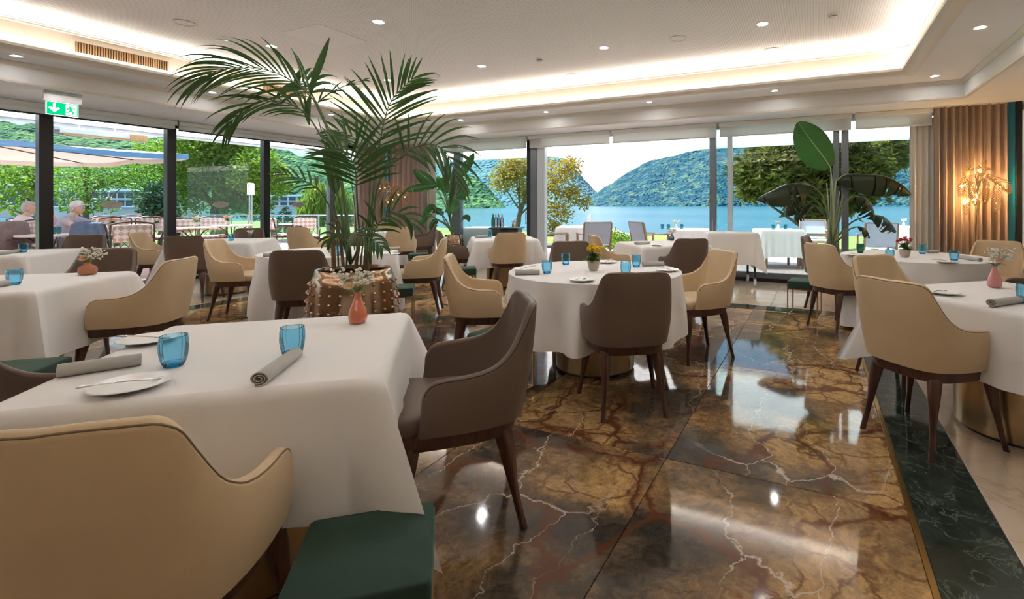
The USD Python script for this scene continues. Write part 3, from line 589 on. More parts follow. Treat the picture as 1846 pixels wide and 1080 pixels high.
def grille(label, u0, v0, u1, v1, u2, v2, n):
    X = CX0 - 0.098
    a, b = atx(u0, v0, X), atx(u1, v1, X); c = atx(u2, v2, X)
    t = thing('vent_grille', label, 'air vent', (0, 0, 0))
    y0, y1, z1, z0 = a[1], b[1], (a[2] + b[2]) / 2, c[2]
    obj('backing', MB().bx(X - 0.001, X + 0.003, y0, y1, z0, z1), 'soil', t, False)
    fr = MB()
    for q in ((y0 - .03, y1 + .03, z1, z1 + .025), (y0 - .03, y1 + .03, z0 - .025, z0), (y0 - .03, y0, z0, z1), (y1, y1 + .03, z0, z1)): fr.bx(X, X + 0.008, *q)
    obj('frame', fr, 'cove_paint', t, False)
    for k in range(n):
        y = y0 + (y1 - y0) * (k + 0.5) / n; h = (y1 - y0) / n * 0.29
        obj('slat', MB().bx(X + 0.003, X + 0.014, y - h, y + h, z0, z1, 0.001), 'grille_wood', t, False)
grille('wooden slatted air vent in the cove at upper left', 135, 75, 303, 111, 303, 128, 37)
grille('wooden slatted air vent in the cove behind the palm fronds', 473, 150, 552, 166, 552, 180, 30)

# ------------------------------------------------------------------ exit sign
X = FX0 - 0.22
q0, q1 = atx(82, 181, X), atx(141, 211, X)
t = thing('exit_sign', 'green and white emergency exit sign with arrow and running figure hanging over the black post', 'exit sign')
y0, y1, z1, z0 = q0[1], q1[1], q0[2] + 0.0, q0[2] - 0.155
L = y1 - y0
obj('ceiling_bracket', MB().bx(X - 0.02, X + 0.02, y0 - 0.02, y1 + 0.03, Z2 - 0.03, Z2, 0.004).bx(X - 0.012, X + 0.012, y0 - 0.02, y1 + 0.03, z1, Z2 - 0.025, 0.003), 'steel', t, False)
obj('white_plate', MB().bx(X - 0.006, X + 0.006, y0, y1, z0, z1, 0.002), 'exit_white', t, False)
obj('green_panel', MB().bx(X + 0.006, X + 0.008, y0 + 0.008, y1 - 0.008, z0 + 0.008, z1 - 0.008), 'exit_green', t, False)
def sgn(poly, name):
    from shapely.geometry import Polygon
    P = np.array(poly, float)
    m = trimesh.creation.extrude_polygon(Polygon(P), 0.002, engine='earcut')
    v = np.array(m.vertices)   # (a along y, b along z, depth)
    V = np.column_stack([X + 0.008 + v[:, 2], y0 + v[:, 0] * L, z0 + v[:, 1] * (z1 - z0)])
    obj(name, MB().add(V, m.faces[:, ::-1]), 'exit_white', t, False)
sgn([(0.21, 0.86), (0.29, 0.86), (0.29, 0.52), (0.37, 0.60), (0.43, 0.52), (0.25, 0.18), (0.07, 0.52), (0.13, 0.60), (0.21, 0.52)], 'arrow')
from shapely.geometry import Polygon as _Pg
from shapely.ops import unary_union as _uu
_door = _Pg([(0.60, 0.10), (0.60, 0.90), (0.94, 0.90), (0.94, 0.10)])
def _limb(pts, w):
    from shapely.geometry import LineString
    return LineString(pts).buffer(w, cap_style=1)
from shapely.geometry import Point as _Pt
_man = _uu([_Pt(0.735, 0.80).buffer(0.045), _limb([(0.74, 0.70), (0.76, 0.47)], 0.042), _limb([(0.75, 0.68), (0.67, 0.62), (0.65, 0.50)], 0.020), _limb([(0.76, 0.66), (0.85, 0.60), (0.88, 0.68)], 0.020), _limb([(0.77, 0.46), (0.83, 0.34), (0.80, 0.18)], 0.026), _limb([(0.75, 0.46), (0.70, 0.34), (0.62, 0.30)], 0.026)])
_dd = _door.difference(_man.buffer(0.0))
for g_ in getattr(_dd, 'geoms', [_dd]):
    m_ = trimesh.creation.extrude_polygon(g_, 0.002, engine='earcut'); v_ = np.array(m_.vertices)
    obj('running_figure', MB().add(np.column_stack([X + 0.008 + v_[:, 2], y0 + v_[:, 0] * L, z0 + v_[:, 1] * (z1 - z0)]), m_.faces[:, ::-1]), 'exit_white', t, False)
# ------------------------------------------------------------------ dining chairs
def chair_meshes():
    """faces +y, origin on the floor under its middle"""
    from scipy.interpolate import PchipInterpolator as PI_
    s = np.array([0, .2, .30, .38, .46, .55, .65, .78, .90, .96, 1.0])
    T = np.array([(0, -.283, .812), (.115, -.281, .815), (.158, -.272, .812), (.184, -.256, .793), (.200, -.228, .735), (.220, -.170, .645), (.237, -.095, .602), (.245, -.01, .591), (.245, .06, .586), (.244, .092, .572), (.243, .112, .545)])
    B = np.array([(0, -.232, .412), (.085, -.229, .412), (.125, -.218, .412), (.158, -.200, .412), (.186, -.170, .412), (.208, -.118, .412), (.222, -.055, .412), (.229, .012, .412), (.231, .065, .412), (.231, .090, .412), (.230, .112, .412)])
    ss = np.concatenate([np.linspace(0, .25, 6), np.linspace(.28, .62, 15), np.linspace(.67, .92, 6), np.linspace(.94, 1.0, 5)])
    Tc, Bc = PI_(s, T, axis=0)(ss), PI_(s, B, axis=0)(ss)
    mir = lambda A: np.vstack([A[:0:-1] * [-1, 1, 1], A])
    Tc, Bc = mir(Tc), mir(Bc)
    tt = np.linspace(0, 1, 9)
    M = Bc[:, None] * (1 - tt)[None, :, None] + Tc[:, None] * tt[None, :, None]
    ds = np.gradient(M, axis=0); dt = np.gradient(M, axis=1)
    N = np.cross(ds, dt); N /= np.linalg.norm(N, axis=2, keepdims=True)
    out = np.array([0, -0.02, 0]); 
    if ((N[len(M) // 2, 4]) @ np.array([0, -1.0, 0])) < 0: N = -N
    bulge = np.sin(np.pi * tt)[None, :, None] * 0.008
    M = M + N * bulge
    h = (0.021 - 0.004 * tt)[None, :, None] * np.ones((len(M), 1, 1))
    # cross loops: outer bottom -> outer top -> round -> inner top -> inner bottom
    up = M[:, -1] - M[:, -2]; up /= np.linalg.norm(up, axis=1, keepdims=True)
    def section(Mx, Nx, hx, upx, k=1.0):
        o = Mx + Nx * hx * k; i = Mx - Nx * hx * k
        th = np.radians([30, 60, 90, 120, 150])
        hh = hx[:, -1:] * k
        r = Mx[:, -1][:, None] + Nx[:, -1][:, None] * hh * np.cos(th)[None, :, None] + upx[:, None] * hh * np.sin(th)[None, :, None]
        return np.concatenate([o, r, i[:, ::-1]], 1)
    S = section(M, N, h, up)
    def endcap(idx, sgn):
        d = ds[idx] / np.linalg.norm(ds[idx], axis=1, keepdims=True) * sgn
        rows = []
        for ph in (30, 60, 85):
            c, sn = math.cos(math.radians(ph)), math.sin(math.radians(ph))
            Mx = (M[idx] + d * h[idx] * sn)[None]
            rows.append(section(Mx, N[idx][None], h[idx][None], up[idx][None], c)[0])
        return rows
    a = endcap(0, -1); b = endcap(len(M) - 1, 1)
    allS = np.array(a[::-1] + list(S) + b)
    shell = MB().grid(allS)
    for row, fl in ((allS[0], 0), (allS[-1], 1)):   # close the ends
        n = len(row) // 2
        for j in range(n - 1):
            q = np.array([row[j], row[j + 1], row[-2 - j], row[-1 - j]]); shell.add(q, np.array([[0, 1, 2, 3]] if fl else [[3, 2, 1, 0]]))
    # bottom closing strip
    shell.grid(np.stack([allS[:, -1], allS[:, 0]], 1))
    edge = M[:, -1] + N[:, -1] * h[:, -1] * 0.80 + up * h[:, -1] * 0.62
    piping = MB().tube(edge, 0.0023, 6)
    # seat
    half = np.array([(0, -.205), (.08, -.203), (.13, -.188), (.165, -.155), (.188, -.09), (.20, 0), (.203, .09), (.212, .125), (.225, .15), (.228, .19), (.21, .228), (.16, .247), (.08, .256), (0, .258)])
    full = np.vstack([half, half[-2:0:-1] * [-1, 1]])
    cl = np.vstack([full, full[:1]]); o = curve(cl, 73)[:-1]
    seat = MB().layers([ring_at(o, .408, .97), ring_at(o, .418, .995), ring_at(o, .440, 1.0), ring_at(o, .456, .985), ring_at(o, .466, .95), ring_at(o, .472, .86), ring_at(o, .476, .6), ring_at(o, .477, .25)])
    fr = np.array([(0, -.228), (.085, -.225), (.125, -.214), (.158, -.196), (.186, -.165), (.206, -.115), (.219, -.05), (.226, .02), (.228, .09), (.228, .16), (.215, .215), (.17, .240), (.09, .248), (0, .25)])
    ff = np.vstack([fr, fr[-2:0:-1] * [-1, 1]]); o2 = curve(np.vstack([ff, ff[:1]]), 61)[:-1]
    frame = MB().layers([ring_at(o2, .352, .955), ring_at(o2, .356, .97), ring_at(o2, .404, 1.0), ring_at(o2, .409, .99)])
    def leg(top, foot):
        P = curve([(top[0], top[1], .372), (top[0] + .15 * (foot[0] - top[0]), top[1] + .15 * (foot[1] - top[1]), .335), ((top[0] + foot[0]) / 2 + .0, (top[1] + foot[1]) / 2, .18), (foot[0], foot[1], 0.0)], 12)
        k = np.linspace(0, 1, 12); w = .0335 - .020 * sm(k * 1.35)
        ang = math.atan2(foot[1], foot[0]) + math.pi / 4
        sq = rrect(2, 2, .55, 3); R = rotz(ang - math.pi / 4)
        rings = []
        for p, ww in zip(P, w):
            q = np.column_stack([sq[:, 0] * ww * 0.92, sq[:, 1] * ww * 0.92, np.zeros(len(sq))]) @ R.T; rings.append(q + p)
        return MB().layers(rings[::-1])
    legs = [leg((.186, .158), (.250, .200)), leg((-.186, .158), (-.250, .200)), leg((.146, -.158), (.182, -.238)), leg((-.146, -.158), (-.182, -.238))]
    return shell, piping, seat, frame, legs
_shell, _pip, _seat, _frame, _legs = chair_meshes()
def make_chair(kind, label, loc, rz):
    t = thing('dining_chair', label, 'chair', loc, rz)
    obj('backrest', _shell, kind + '_leather', t, 50)
    obj('piping', _pip, kind + '_piping', t, 60, label='dark seam along the top edge')
    obj('seat', _seat, kind + '_leather', t, 50)
    obj('seat_frame', _frame, 'walnut', t, 40, label='dark wooden frame under the seat')
    for l in _legs: obj('leg', l, 'walnut', t, 50)
    return t
CH = [  # kind, x, y, azimuth (clockwise from +y), label
 ('cream', -1.35, .57, -39, 'largest cream leather chair at lower left with its back to the viewer'),
 ('taupe', -1.28, 1.52, -132, 'taupe leather armchair on the right of the nearest table, facing left'),
 ('taupe', -2.22, .62, 49, 'taupe chair cut off at the left edge beside the nearest table'),
 ('cream', -4.23, 1.74, -126, 'cream chair at the corner of the left table with terracotta vase'),
 ('taupe', -5.33, 1.88, 139, 'taupe chair back behind the terracotta vase at the left'),
 ('taupe', -8.10, 2.72, 136, 'faint taupe chair in front of the left glass behind the vase flowers'),
 ('cream', -8.20, 3.65, 49, 'small cream chair facing right beside the second black window post'),
 ('taupe', -7.10, 3.50, -42, 'taupe chair back at the table under the second black post'),
 ('cream', -5.62, 3.22, 54, 'cream armchair facing right, left of the table behind the palm'),
 ('taupe', -4.05, 2.85, -40, 'taupe chair back directly left of the studded palm pot'),
 ('cream', -7.95, 5.62, -20, 'cream chair beyond the yellow flowers left of the palm stems'),
 ('taupe', -8.35, 6.05, 20, 'grey-taupe chair half hidden behind the cream one near the left glass'),
 ('cream', -6.55, 6.34, -44, 'cream chair back right of the palm stems in front of the corner curtain'),
 ('cream', -4.04, 4.18, -126, 'cream armchair facing left, right of the studded palm pot'),
 ('taupe', -8.05, 4.65, 134, 'low taupe chair back left of the third black post'),
 ('taupe', -5.45, 4.40, 139, 'taupe chair mostly hidden behind the palm stems'),
 ('cream', -8.00, 7.30, 137, 'farthest cream chair against the corner curtain'),
 ('taupe', -6.98, 7.25, -136, 'taupe armchair facing left beside the corner curtain and teal stool'),
 ('taupe', -4.88, 5.82, 40, 'taupe armchair facing right at the small table by the lake'),
 ('cream', -3.90, 5.72, -43, 'cream chair back at the small lake table left of the grey post'),
 ('cream', -2.24, 3.00, 56, 'cream armchair on the left of the central round table'),
 ('taupe', -1.05, 2.78, -35, 'taupe chair with its back to the viewer at the central round table'),
 ('cream', -.88, 3.93, -133, 'cream armchair on the right of the central round table, facing left'),
 ('taupe', -2.12, 4.25, 145, 'taupe chair behind the central round table, its back left of the yellow flowers'),
 ('cream', -2.28, 5.67, 47, 'cream chair peeking out behind the yellow flowers of the central table'),
 ('taupe', -1.40, 5.61, -36, 'taupe chair with one arm at the table before the open window'),
 ('cream', .23, 5.37, 46, 'cream chair at the right round table beside the green stool'),
 ('taupe', .16, 6.35, 100, 'taupe chair top just behind the right round table and below the banana plant'),
 ('cream', .57, 3.97, 139, 'cream chair between the two right tables, facing the viewer'),
 ('cream', .53, 3.04, 44, 'cream chair in the right foreground with walnut legs on the green border'),
 ('cream', 1.62, 6.15, -155, 'cream chair in front of the brown curtain at the right'),
 ('taupe', 1.49, 4.86, -78, 'taupe chair cut off by the right picture edge'),
]
_first = {}
for kind, x, y, az, lab in CH:
    g = 'cream leather dining chairs' if kind == 'cream' else 'taupe leather dining chairs'
    if kind not in _first:
        _first[kind] = make_chair(kind, lab, (x, y, 0), -az); tag(_first[kind], group=g)
    else:
        dup(_first[kind], (x, y, 0), -az, lab)

# ------------------------------------------------------------------ green stools
def stool(label, loc, rz, first=[]):
    if first: return dup(first[0], loc, rz, label)
    t = thing('bag_stool', label, 'stool', loc, rz, 'low green stools beside the tables'); first.append(t)
    w = .31
    o = rrect(w, w, .012, 3)
    obj('cushion', MB().layers([ring_at(o, .300, .97), ring_at(o, .306, 1), ring_at(o, .366, 1.0), ring_at(o, .376, .985), ring_at(o, .381, .95), ring_at(o, .384, .6)]), 'green_velvet', t, 50)
    b = .006; h = w / 2 - .008
    for sx in (-1, 1):
        for sy in (-1, 1): obj('leg', MB().bx(sx * h - b, sx * h + b, sy * h - b, sy * h + b, 0, .296), 'brass', t, False)
    for sy in (-1, 1):
        obj('rail', MB().bx(-h, h, sy * h - b, sy * h + b, 0.002, .013), 'brass', t, False); obj('rail', MB().bx(sy * h - b, sy * h + b, -h, h, 0.002, .013), 'brass', t, False)
        obj('rail', MB().bx(-h, h, sy * h - b, sy * h + b, .288, .300), 'brass', t, False); obj('rail', MB().bx(sy * h - b, sy * h + b, -h, h, .288, .300), 'brass', t, False)
    return t
for lab, x, y, az in [('large green velvet stool at the bottom edge between cream chair and taupe armchair', -.975, .835, 49),
    ('green velvet stool at the left edge below the terracotta vase table', -3.68, 1.02, 49),
    ('green velvet stool with brass frame behind the nearest taupe armchair', -1.845, 2.63, 6),
    ('green velvet stool right of the studded palm pot', -3.82, 3.66, 49),
    ('teal-green stool in front of the corner curtain', -6.10, 6.30, 49),
    ('dark green stool under the taupe chair by the small lake table', -4.18, 5.12, 49),
    ('green stool on thin brass legs beside the right round table', -.10, 5.83, 8)]:
    stool(lab, (x, y, 0), -az)

# ------------------------------------------------------------------ tables with cloths
TH = .71
def pedestal(label, loc, rz, top, r):
    t = thing('dining_table', label, 'table', loc, rz)
    obj('tabletop', top, 'walnut', t, False)
    obj('drum_base', MB().lathe([(.001, .02), (r, .02), (r, TH - .05), (.001, TH - .05)], 64), 'brushed_brass', t, 30)
    obj('plinth', MB().lathe([(.001, 0), (r - .02, 0), (r - .02, .022), (.001, .022)], 48), 'dark_metal', t, 30)
    return t
def square_cloth(a, hang, seed, tip=.10, out=.15):
    """draped square cloth on a table of side a: flat top, folded corners that stand out as cones"""
    r = np.random.RandomState(seed); n = 30; h = a / 2; rc = .012
    per = []                                            # (x, y, nx, ny, cornerness, s)
    for k in range(4):
        ang = k * math.pi / 2; R = rotz(ang)[:2, :2]
        for j in range(n):
            u = -1 + 2 * (j + .0) / n; q = abs(u) ** 1.0
            c = np.clip((abs(u) - .62) / .38, 0, 1) ** 1.6
            x, y = h, u * (h - rc); nx, ny = 1.0, np.sign(u) * c * .95
            p = R @ [x, y]; nn = R @ [nx, ny]; per.append((*p, *(nn / max(1.0, np.hypot(*nn)) * np.hypot(1, c * .6)), c, k + u))
        p = R @ [h - rc * .3, h - rc * .3]; nn = R @ [1, 1]; per.append((*p, *nn, 1.0, k + 1.0))
    per = np.array(per); m = len(per); th = np.arange(m) / m * 2 * np.pi
    wob = sum(r.rand() * .5 * np.sin(f * th + r.rand() * 6.28) for f in (9, 14, 19, 26)) * .016
    crease = np.exp(-((per[:, 4] - .55) / .14) ** 2) * -.040
    rows = []
    for z in (0.002, -.004, -.014, -.03, -.06, -.11, -.17, -.24, -.31, -1.0):
        k = 1.0 if z == -1.0 else -z / hang
        zz = (hang + tip * per[:, 4] ** 2) * min(1, max(k, 0))
        o = .006 * sm(np.array(k * 14)) + k * (.018 + out * per[:, 4] ** 2 + wob + crease)
        sh = -.022 if z > 0 else (-.006 if z == -.004 else 0)
        rows.append(np.column_stack([per[:, 0] + per[:, 2] * (o + sh), per[:, 1] + per[:, 3] * (o + sh), TH - zz + (.004 if z > 0 else .003 if z == -.004 else 0)]))
    mb = MB().grid(np.array(rows), True)
    inn = rows[0]; c = inn.mean(0); mid = c + (inn - c) * .5
    mb.grid(np.array([mid, inn]), True).add(np.vstack([mid, c]), np.array([[j, (j + 1) % m, m] for j in range(m)]))
    return mb
def round_cloth(rad, hang, seed, nf=13):
    r = np.random.RandomState(seed); m = 220; th = np.arange(m) / m * 2 * np.pi
    jit = np.interp(th, np.linspace(0, 2 * np.pi, nf + 1), np.r_[r.rand(nf), 0] * .0) + sum(.25 * r.rand() * np.sin(k * th + 6.28 * r.rand()) for k in (2, 3, 5))
    w = np.sin(nf * th + jit * 1.6); w = np.sign(w) * np.abs(w) ** .8
    amp = .6 + .4 * np.sin(3 * th + r.rand() * 6)
    rows = []
    for k in (-2, -1, 0, .02, .05, .1, .18, .28, .4, .55, .7, .85, 1.0):
        if k < 0: rr = rad - (.03 if k == -2 else .008); zz = TH + (.005 if k == -2 else .004); o = 0 * th
        else:
            rr = rad + .004 + .02 * k; zz = TH - hang * k; o = amp * w * .08 * sm(np.array(k * 1.3)) + .01 * k * np.sin(2 * th)
        rows.append(np.column_stack([(rr + o) * np.cos(th), (rr + o) * np.sin(th), np.full(m, zz) + (0.012 * np.sin(5 * th) * k if k > 0 else 0)]))
    mb = MB().grid(np.array(rows), True); inn = rows[0]; c = inn.mean(0); mid = c + (inn - c) * .5
    return mb.grid(np.array([mid, inn]), True).add(np.vstack([mid, c]), np.array([[j, (j + 1) % m, m] for j in range(m)]))
TABS = [  # shape, x, y, size, hang, table label, cloth label, drum radius
 ('sq', -1.735, 1.045, .90, .36, 'nearest square pedestal table under the white cloth at lower left', 'white linen cloth on the nearest table with orange vase', .27),
 ('sq', -4.62, 1.23, .92, .40, 'square pedestal table at the left edge with terracotta vase', 'white linen cloth on the left table carrying the terracotta vase', .27),
 ('sq', -7.50, 2.03, .88, .40, 'square pedestal table by the left glass', 'white linen cloth on the table at the left picture edge before the terrace', .27),
 ('sq', -7.36, 4.00, .94, .40, 'square pedestal table behind the left taupe chair', 'white linen cloth on the table between the second and third black posts', .27),
 ('sq', -4.20, 6.05, .90, .38, 'square pedestal table by the lake, left of the grey posts', 'white linen cloth with pointed corner on the small lake table', .25),
 ('sq', -1.77, 6.04, .90, .38, 'square pedestal table in front of the open sliding window', 'white linen cloth on the table before the open window with grey vase', .27),
 ('sq', 1.00, 3.33, .92, .36, 'square table on a brass drum at the right edge', 'white linen cloth on the right table with pink vase', .29),
 ('rd', -4.60, 3.51, .65, .62, 'round table behind the palm', 'white floor-long cloth on the round table behind the palm', .28),
 ('rd', -7.35, 6.72, .52, .60, 'far round table before the corner curtain', 'white cloth on the far table in front of the corner curtain', .25),
 ('rd', -1.49, 3.33, .635, .43, 'central round table on a brass drum', 'white pleated cloth on the central round table', .29),
 ('rd', .86, 5.54, .62, .66, 'right round table before the brown curtain', 'white cloth trailing on the floor from the right round table', .28)]
for k, (sh, x, y, a, hang, lt, lc, dr) in enumerate(TABS):
    if sh == 'sq':
        pedestal(lt, (x, y, 0), 41, MB().bx(-a / 2 + .01, a / 2 - .01, -a / 2 + .01, a / 2 - .01, TH - .035, TH - .004, .004), dr)
        c = thing('tablecloth', lc, 'tablecloth', (x, y, 0), 41, 'white tablecloths')
        obj('linen', square_cloth(a, hang, 20 + k), 'white_linen', c, 60)
    else:
        pedestal(lt, (x, y, 0), 0, MB().lathe([(.001, TH - .035), (a - .01, TH - .035), (a - .01, TH - .004), (.001, TH - .004)], 48), dr)
        c = thing('tablecloth', lc, 'tablecloth', (x, y, 0), 0, 'white tablecloths')
        obj('linen', round_cloth(a, hang, 20 + k), 'white_linen', c, 60)

# ------------------------------------------------------------------ table ware
TT = TH + .0055
def tumbler(label, p, m='blue_glass', h=.092, r=.036, first={}):
    key = m + str(h)
    if key in first: return dup(first[key], p, RNG.uniform(0, 360), label)
    t = thing('tumbler', label, 'glass', p, 0, 'tumblers on the tables'); first[key] = t
    rib = lambda th, z: 1 + .022 * np.cos(20 * th)
    obj('ribbed_wall', MB().lathe([(r * .66, .002), (r * .80, .012), (r * .93, .030), (r * 1.0, .055), (r * .99, .075), (r * .93, h), (r * .90, h)], 80, wob=rib), m, t, 60)
    obj('thick_base', MB().lathe([(.001, .001), (r * .66, .001), (r * .78, .010), (r * .70, .014), (.001, .012)], 40), 'blue_glass_base' if m == 'blue_glass' else m, t, 40)
    obj('rim', MB().tube([(r * .915 * math.cos(a), r * .915 * math.sin(a), h) for a in np.linspace(0, 2 * np.pi, 41)], .0012, 5, False), 'clear_glass' if m == 'blue_glass' else m, t)
    return t
def on(u, v, z=TT): p = atz(u, v, z); return (p[0], p[1], z)
for lab, u, v, m in [('ribbed blue tumbler beside the left napkin on the nearest table', 313, 660, 'blue_glass'), ('ribbed blue tumbler behind the middle napkin on the nearest table', 527, 641, 'blue_glass'),
    ('ribbed blue tumbler on the left table before the terracotta vase', 26, 513, 'blue_glass'), ('pale blue tumbler on the far left table beside the black post', 42, 455, 'blue_glass'),
    ('pale blue tumbler on the table under the third black post', 417, 434, 'blue_glass'), ('blue tumbler right of the palm stems on the round table', 678, 452, 'blue_glass'), ('blue tumbler beside the yellow flowers left of the palm stems', 612, 461, 'blue_glass'),
    ('tiny blue tumbler on the far table by the corner curtain', 652, 415, 'blue_glass'), ('small blue tumbler on the small lake table', 883, 428, 'blue_glass'),
    ('leftmost blue tumbler on the central round table', 986, 493, 'blue_glass'), ('blue tumbler at the back left of the central round table', 1020, 477, 'blue_glass'), ('blue tumbler above the taupe chair on the central table', 1128, 496, 'blue_glass'), ('blue tumbler at the right back of the central round table', 1147, 481, 'blue_glass'),
    ('dark green tumbler on the right round table', 1551, 456, 'green_glass'), ('blue tumbler left of the red flowers on the right round table', 1604, 468, 'blue_glass'), ('blue tumbler right of the red flowers', 1663, 458, 'blue_glass'), ('blue tumbler nearest on the right round table', 1720, 470, 'blue_glass'),
    ('blue tumbler cut off by the right picture edge', 1848, 546, 'blue_glass')]:
    tumbler(lab, on(u, v), m)
def napkin(label, pa, pb, r=.021):
    a, b = np.array(on(*pa)), np.array(on(*pb)); d = b - a; Ln = np.linalg.norm(d)
    t = thing('napkin', label, 'napkin', a, math.degrees(math.atan2(d[1], d[0])), 'rolled grey napkins')
    th = np.linspace(0, 2 * np.pi * 2.6, 90); rr = r * (.22 + .78 * th / th[-1])
    out = np.column_stack([rr * np.cos(th - th[-1] - 1.2) * 1.12, rr * np.sin(th - th[-1] - 1.2) * .86])
    out[:, 1] += r * .86
    w = .0016; nrm = np.gradient(out, axis=0); nrm = np.column_stack([-nrm[:, 1], nrm[:, 0]]); nrm /= np.linalg.norm(nrm, axis=1, keepdims=True)
    loop = np.vstack([out + nrm * w, (out - nrm * w)[::-1]])
    xs_ = np.linspace(0, Ln, 7); rings = []
    for x in xs_:
        k = 1 + .05 * math.sin(9 * x + 2); rings.append(np.column_stack([np.full(len(loop), x), loop[:, 0] * k, loop[:, 1] * (1 + .04 * math.cos(14 * x))]))
    mb = MB().grid(np.array(rings), True)
    n = len(out)
    for ring in (rings[0], rings[-1]):
        mb.grid(np.array([ring[:n], ring[n:][::-1]]))
    obj('rolled_linen', mb, 'grey_linen', t, 50)
for lab, a, b in [('rolled grey napkin at the left edge of the nearest table', (104, 680), (255, 657)), ('rolled grey napkin in the middle of the nearest table', (466, 696), (532, 646)),
    ('rolled grey napkin at the left edge on the terracotta vase table', (-40, 522), (14, 515)), ('rolled grey napkin on the far left table', (-30, 463), (35, 455)), ('rolled grey napkin by the yellow flowers on the table behind the palm', (600, 463), (618, 457)),
    ('rolled grey napkin at the right end of the table behind the palm', (690, 452), (720, 450)), ('rolled grey napkin on the small lake table', (857, 429), (879, 428)), ('rolled grey napkin at the left of the central round table', (929, 496), (973, 495)), ('rolled grey napkin at the right of the central round table', (1158, 480), (1196, 479)),
    ('rolled grey napkin on the table before the open window', (1145, 441), (1170, 440)), ('rolled grey napkin far side of the right round table', (1671, 457), (1690, 456)), ('rolled grey napkin near side of the right round table', (1731, 466), (1768, 472)), ('rolled grey napkin on the right table with pink vase', (1786, 553), (1841, 545)),
    ('rolled grey napkin left of the taupe chair on the table behind the palm', (474, 463), (494, 462))]:
    napkin(lab, a, b)
def plate(label, u, v, r=.085, kn=55, first=[]):
    if first: return dup(first[0], on(u, v), kn, label)
    t = thing('bread_plate', label, 'plate', on(u, v), kn, 'white bread plates with butter knives'); first.append(t)
    obj('dish', MB().lathe([(.001, .003), (r * .55, .003), (r * .62, .006), (r * .97, .013), (r, .0145), (r * .98, .0165), (r * .62, .0095), (r * .55, .007), (.001, .0065)], 48), 'porcelain', t, 50)
    k = thing_k = MB().tube(curve([(-.035, -.012, .0125), (.02, -.002, .0205), (.07, .006, .0245), (.1, .010, .0235)], 10), [.003, .0032, .0034, .0036, .0038, .004, .0042, .0046, .005, .004], 8, True, .55)
    kk = obj('butter_knife', k, 'steel', t)
    obj('blade', MB().tube(curve([(-.075, -.02, .0115), (-.055, -.016, .0115), (-.03, -.011, .0125)], 8), [.002, .0065, .008, .008, .0075, .006, .004, .003], 8, True, .22), 'steel', kk)
    return t
for lab, u, v, kn in [('white bread plate with knife at the front of the nearest table', 235, 700, 238), ('white bread plate behind the blue tumbler on the nearest table', 266, 617, 205), ('white bread plate at the front of the central round table', 1050, 507, 265), ('white bread plate at the right of the central round table', 1203, 489, 150), ('white bread plate behind the napkin at the left of the central table', 946, 487, 60),
    ('white bread plate behind the yellow flowers of the central table', 1094, 474, 80), ('white bread plate on the table before the open window', 1183, 443, 20), ('white bread plate by the dark green tumbler', 1535, 461, 10), ('white bread plate at the front of the right round table', 1706, 474, 170), ('white bread plate on the right table by the cream chair', 1700, 530, 232), ('white bread plate on the table behind the palm', 705, 460, 30)]:
    plate(lab, u, v, kn=kn)

# ------------------------------------------------------------------ vases and flowers
def blossom(mb, c, r, n, seed, up=.35):
    """a small flower head of petals"""
    q = np.random.RandomState(seed); a0 = q.rand() * 6.28; tilt = (q.rand(2) - .5) * .9
    for k in range(n):
        a = a0 + 2 * np.pi * k / n; d = np.array([math.cos(a), math.sin(a), up + tilt[0] * math.cos(a) + tilt[1] * math.sin(a)]); s = np.array([-math.sin(a), math.cos(a), 0])
        P = [c, c + d * r * .55 + s * r * .36, c + d * r * 1.0 + np.array([0, 0, -.08 * r]), c + d * r * .55 - s * r * .36]
        mb.add(np.array(P), np.array([[0, 1, 2, 3]]))
def leafblade(mb, a, d, up, L, w, droop=.25, n=5):
    d = d / np.linalg.norm(d); s = np.cross(d, up); s /= max(np.linalg.norm(s), 1e-6); nn = np.cross(s, d)
    rows = []
    for k in range(n + 1):
        t_ = k / n; c = a + d * L * t_ - np.array([0, 0, 1]) * droop * L * t_ * t_; ww = w * math.sin(math.pi * min(.98, t_ * .92 + .06)) ** .8
        rows.append([c - s * ww + nn * ww * .25, c, c + s * ww + nn * ww * .25])
    mb.grid(np.array(rows))
def rose(mb, c, r, seed):
    q = np.random.RandomState(seed)
    for L_, (n, k, lift) in enumerate(((4, .38, 1.0), (5, .62, .75), (6, .9, .45))):
        for j in range(n):
            a = 6.28 * j / n + q.rand(); d = np.array([math.cos(a), math.sin(a), 0]); s = np.array([-math.sin(a), math.cos(a), 0])
            b = c - np.array([0, 0, r * .5]); m_ = c + d * r * k * .75 + np.array([0, 0, r * (lift - .6)]); t_ = c + d * r * k + np.array([0, 0, r * (lift - .25)])
            mb.add(np.array([b - s * r * .15, b + s * r * .15, m_ + s * r * .5, m_ - s * r * .5, t_ + s * r * .34, t_ - s * r * .34]), np.array([[0, 1, 2, 3], [3, 2, 4, 5]]))
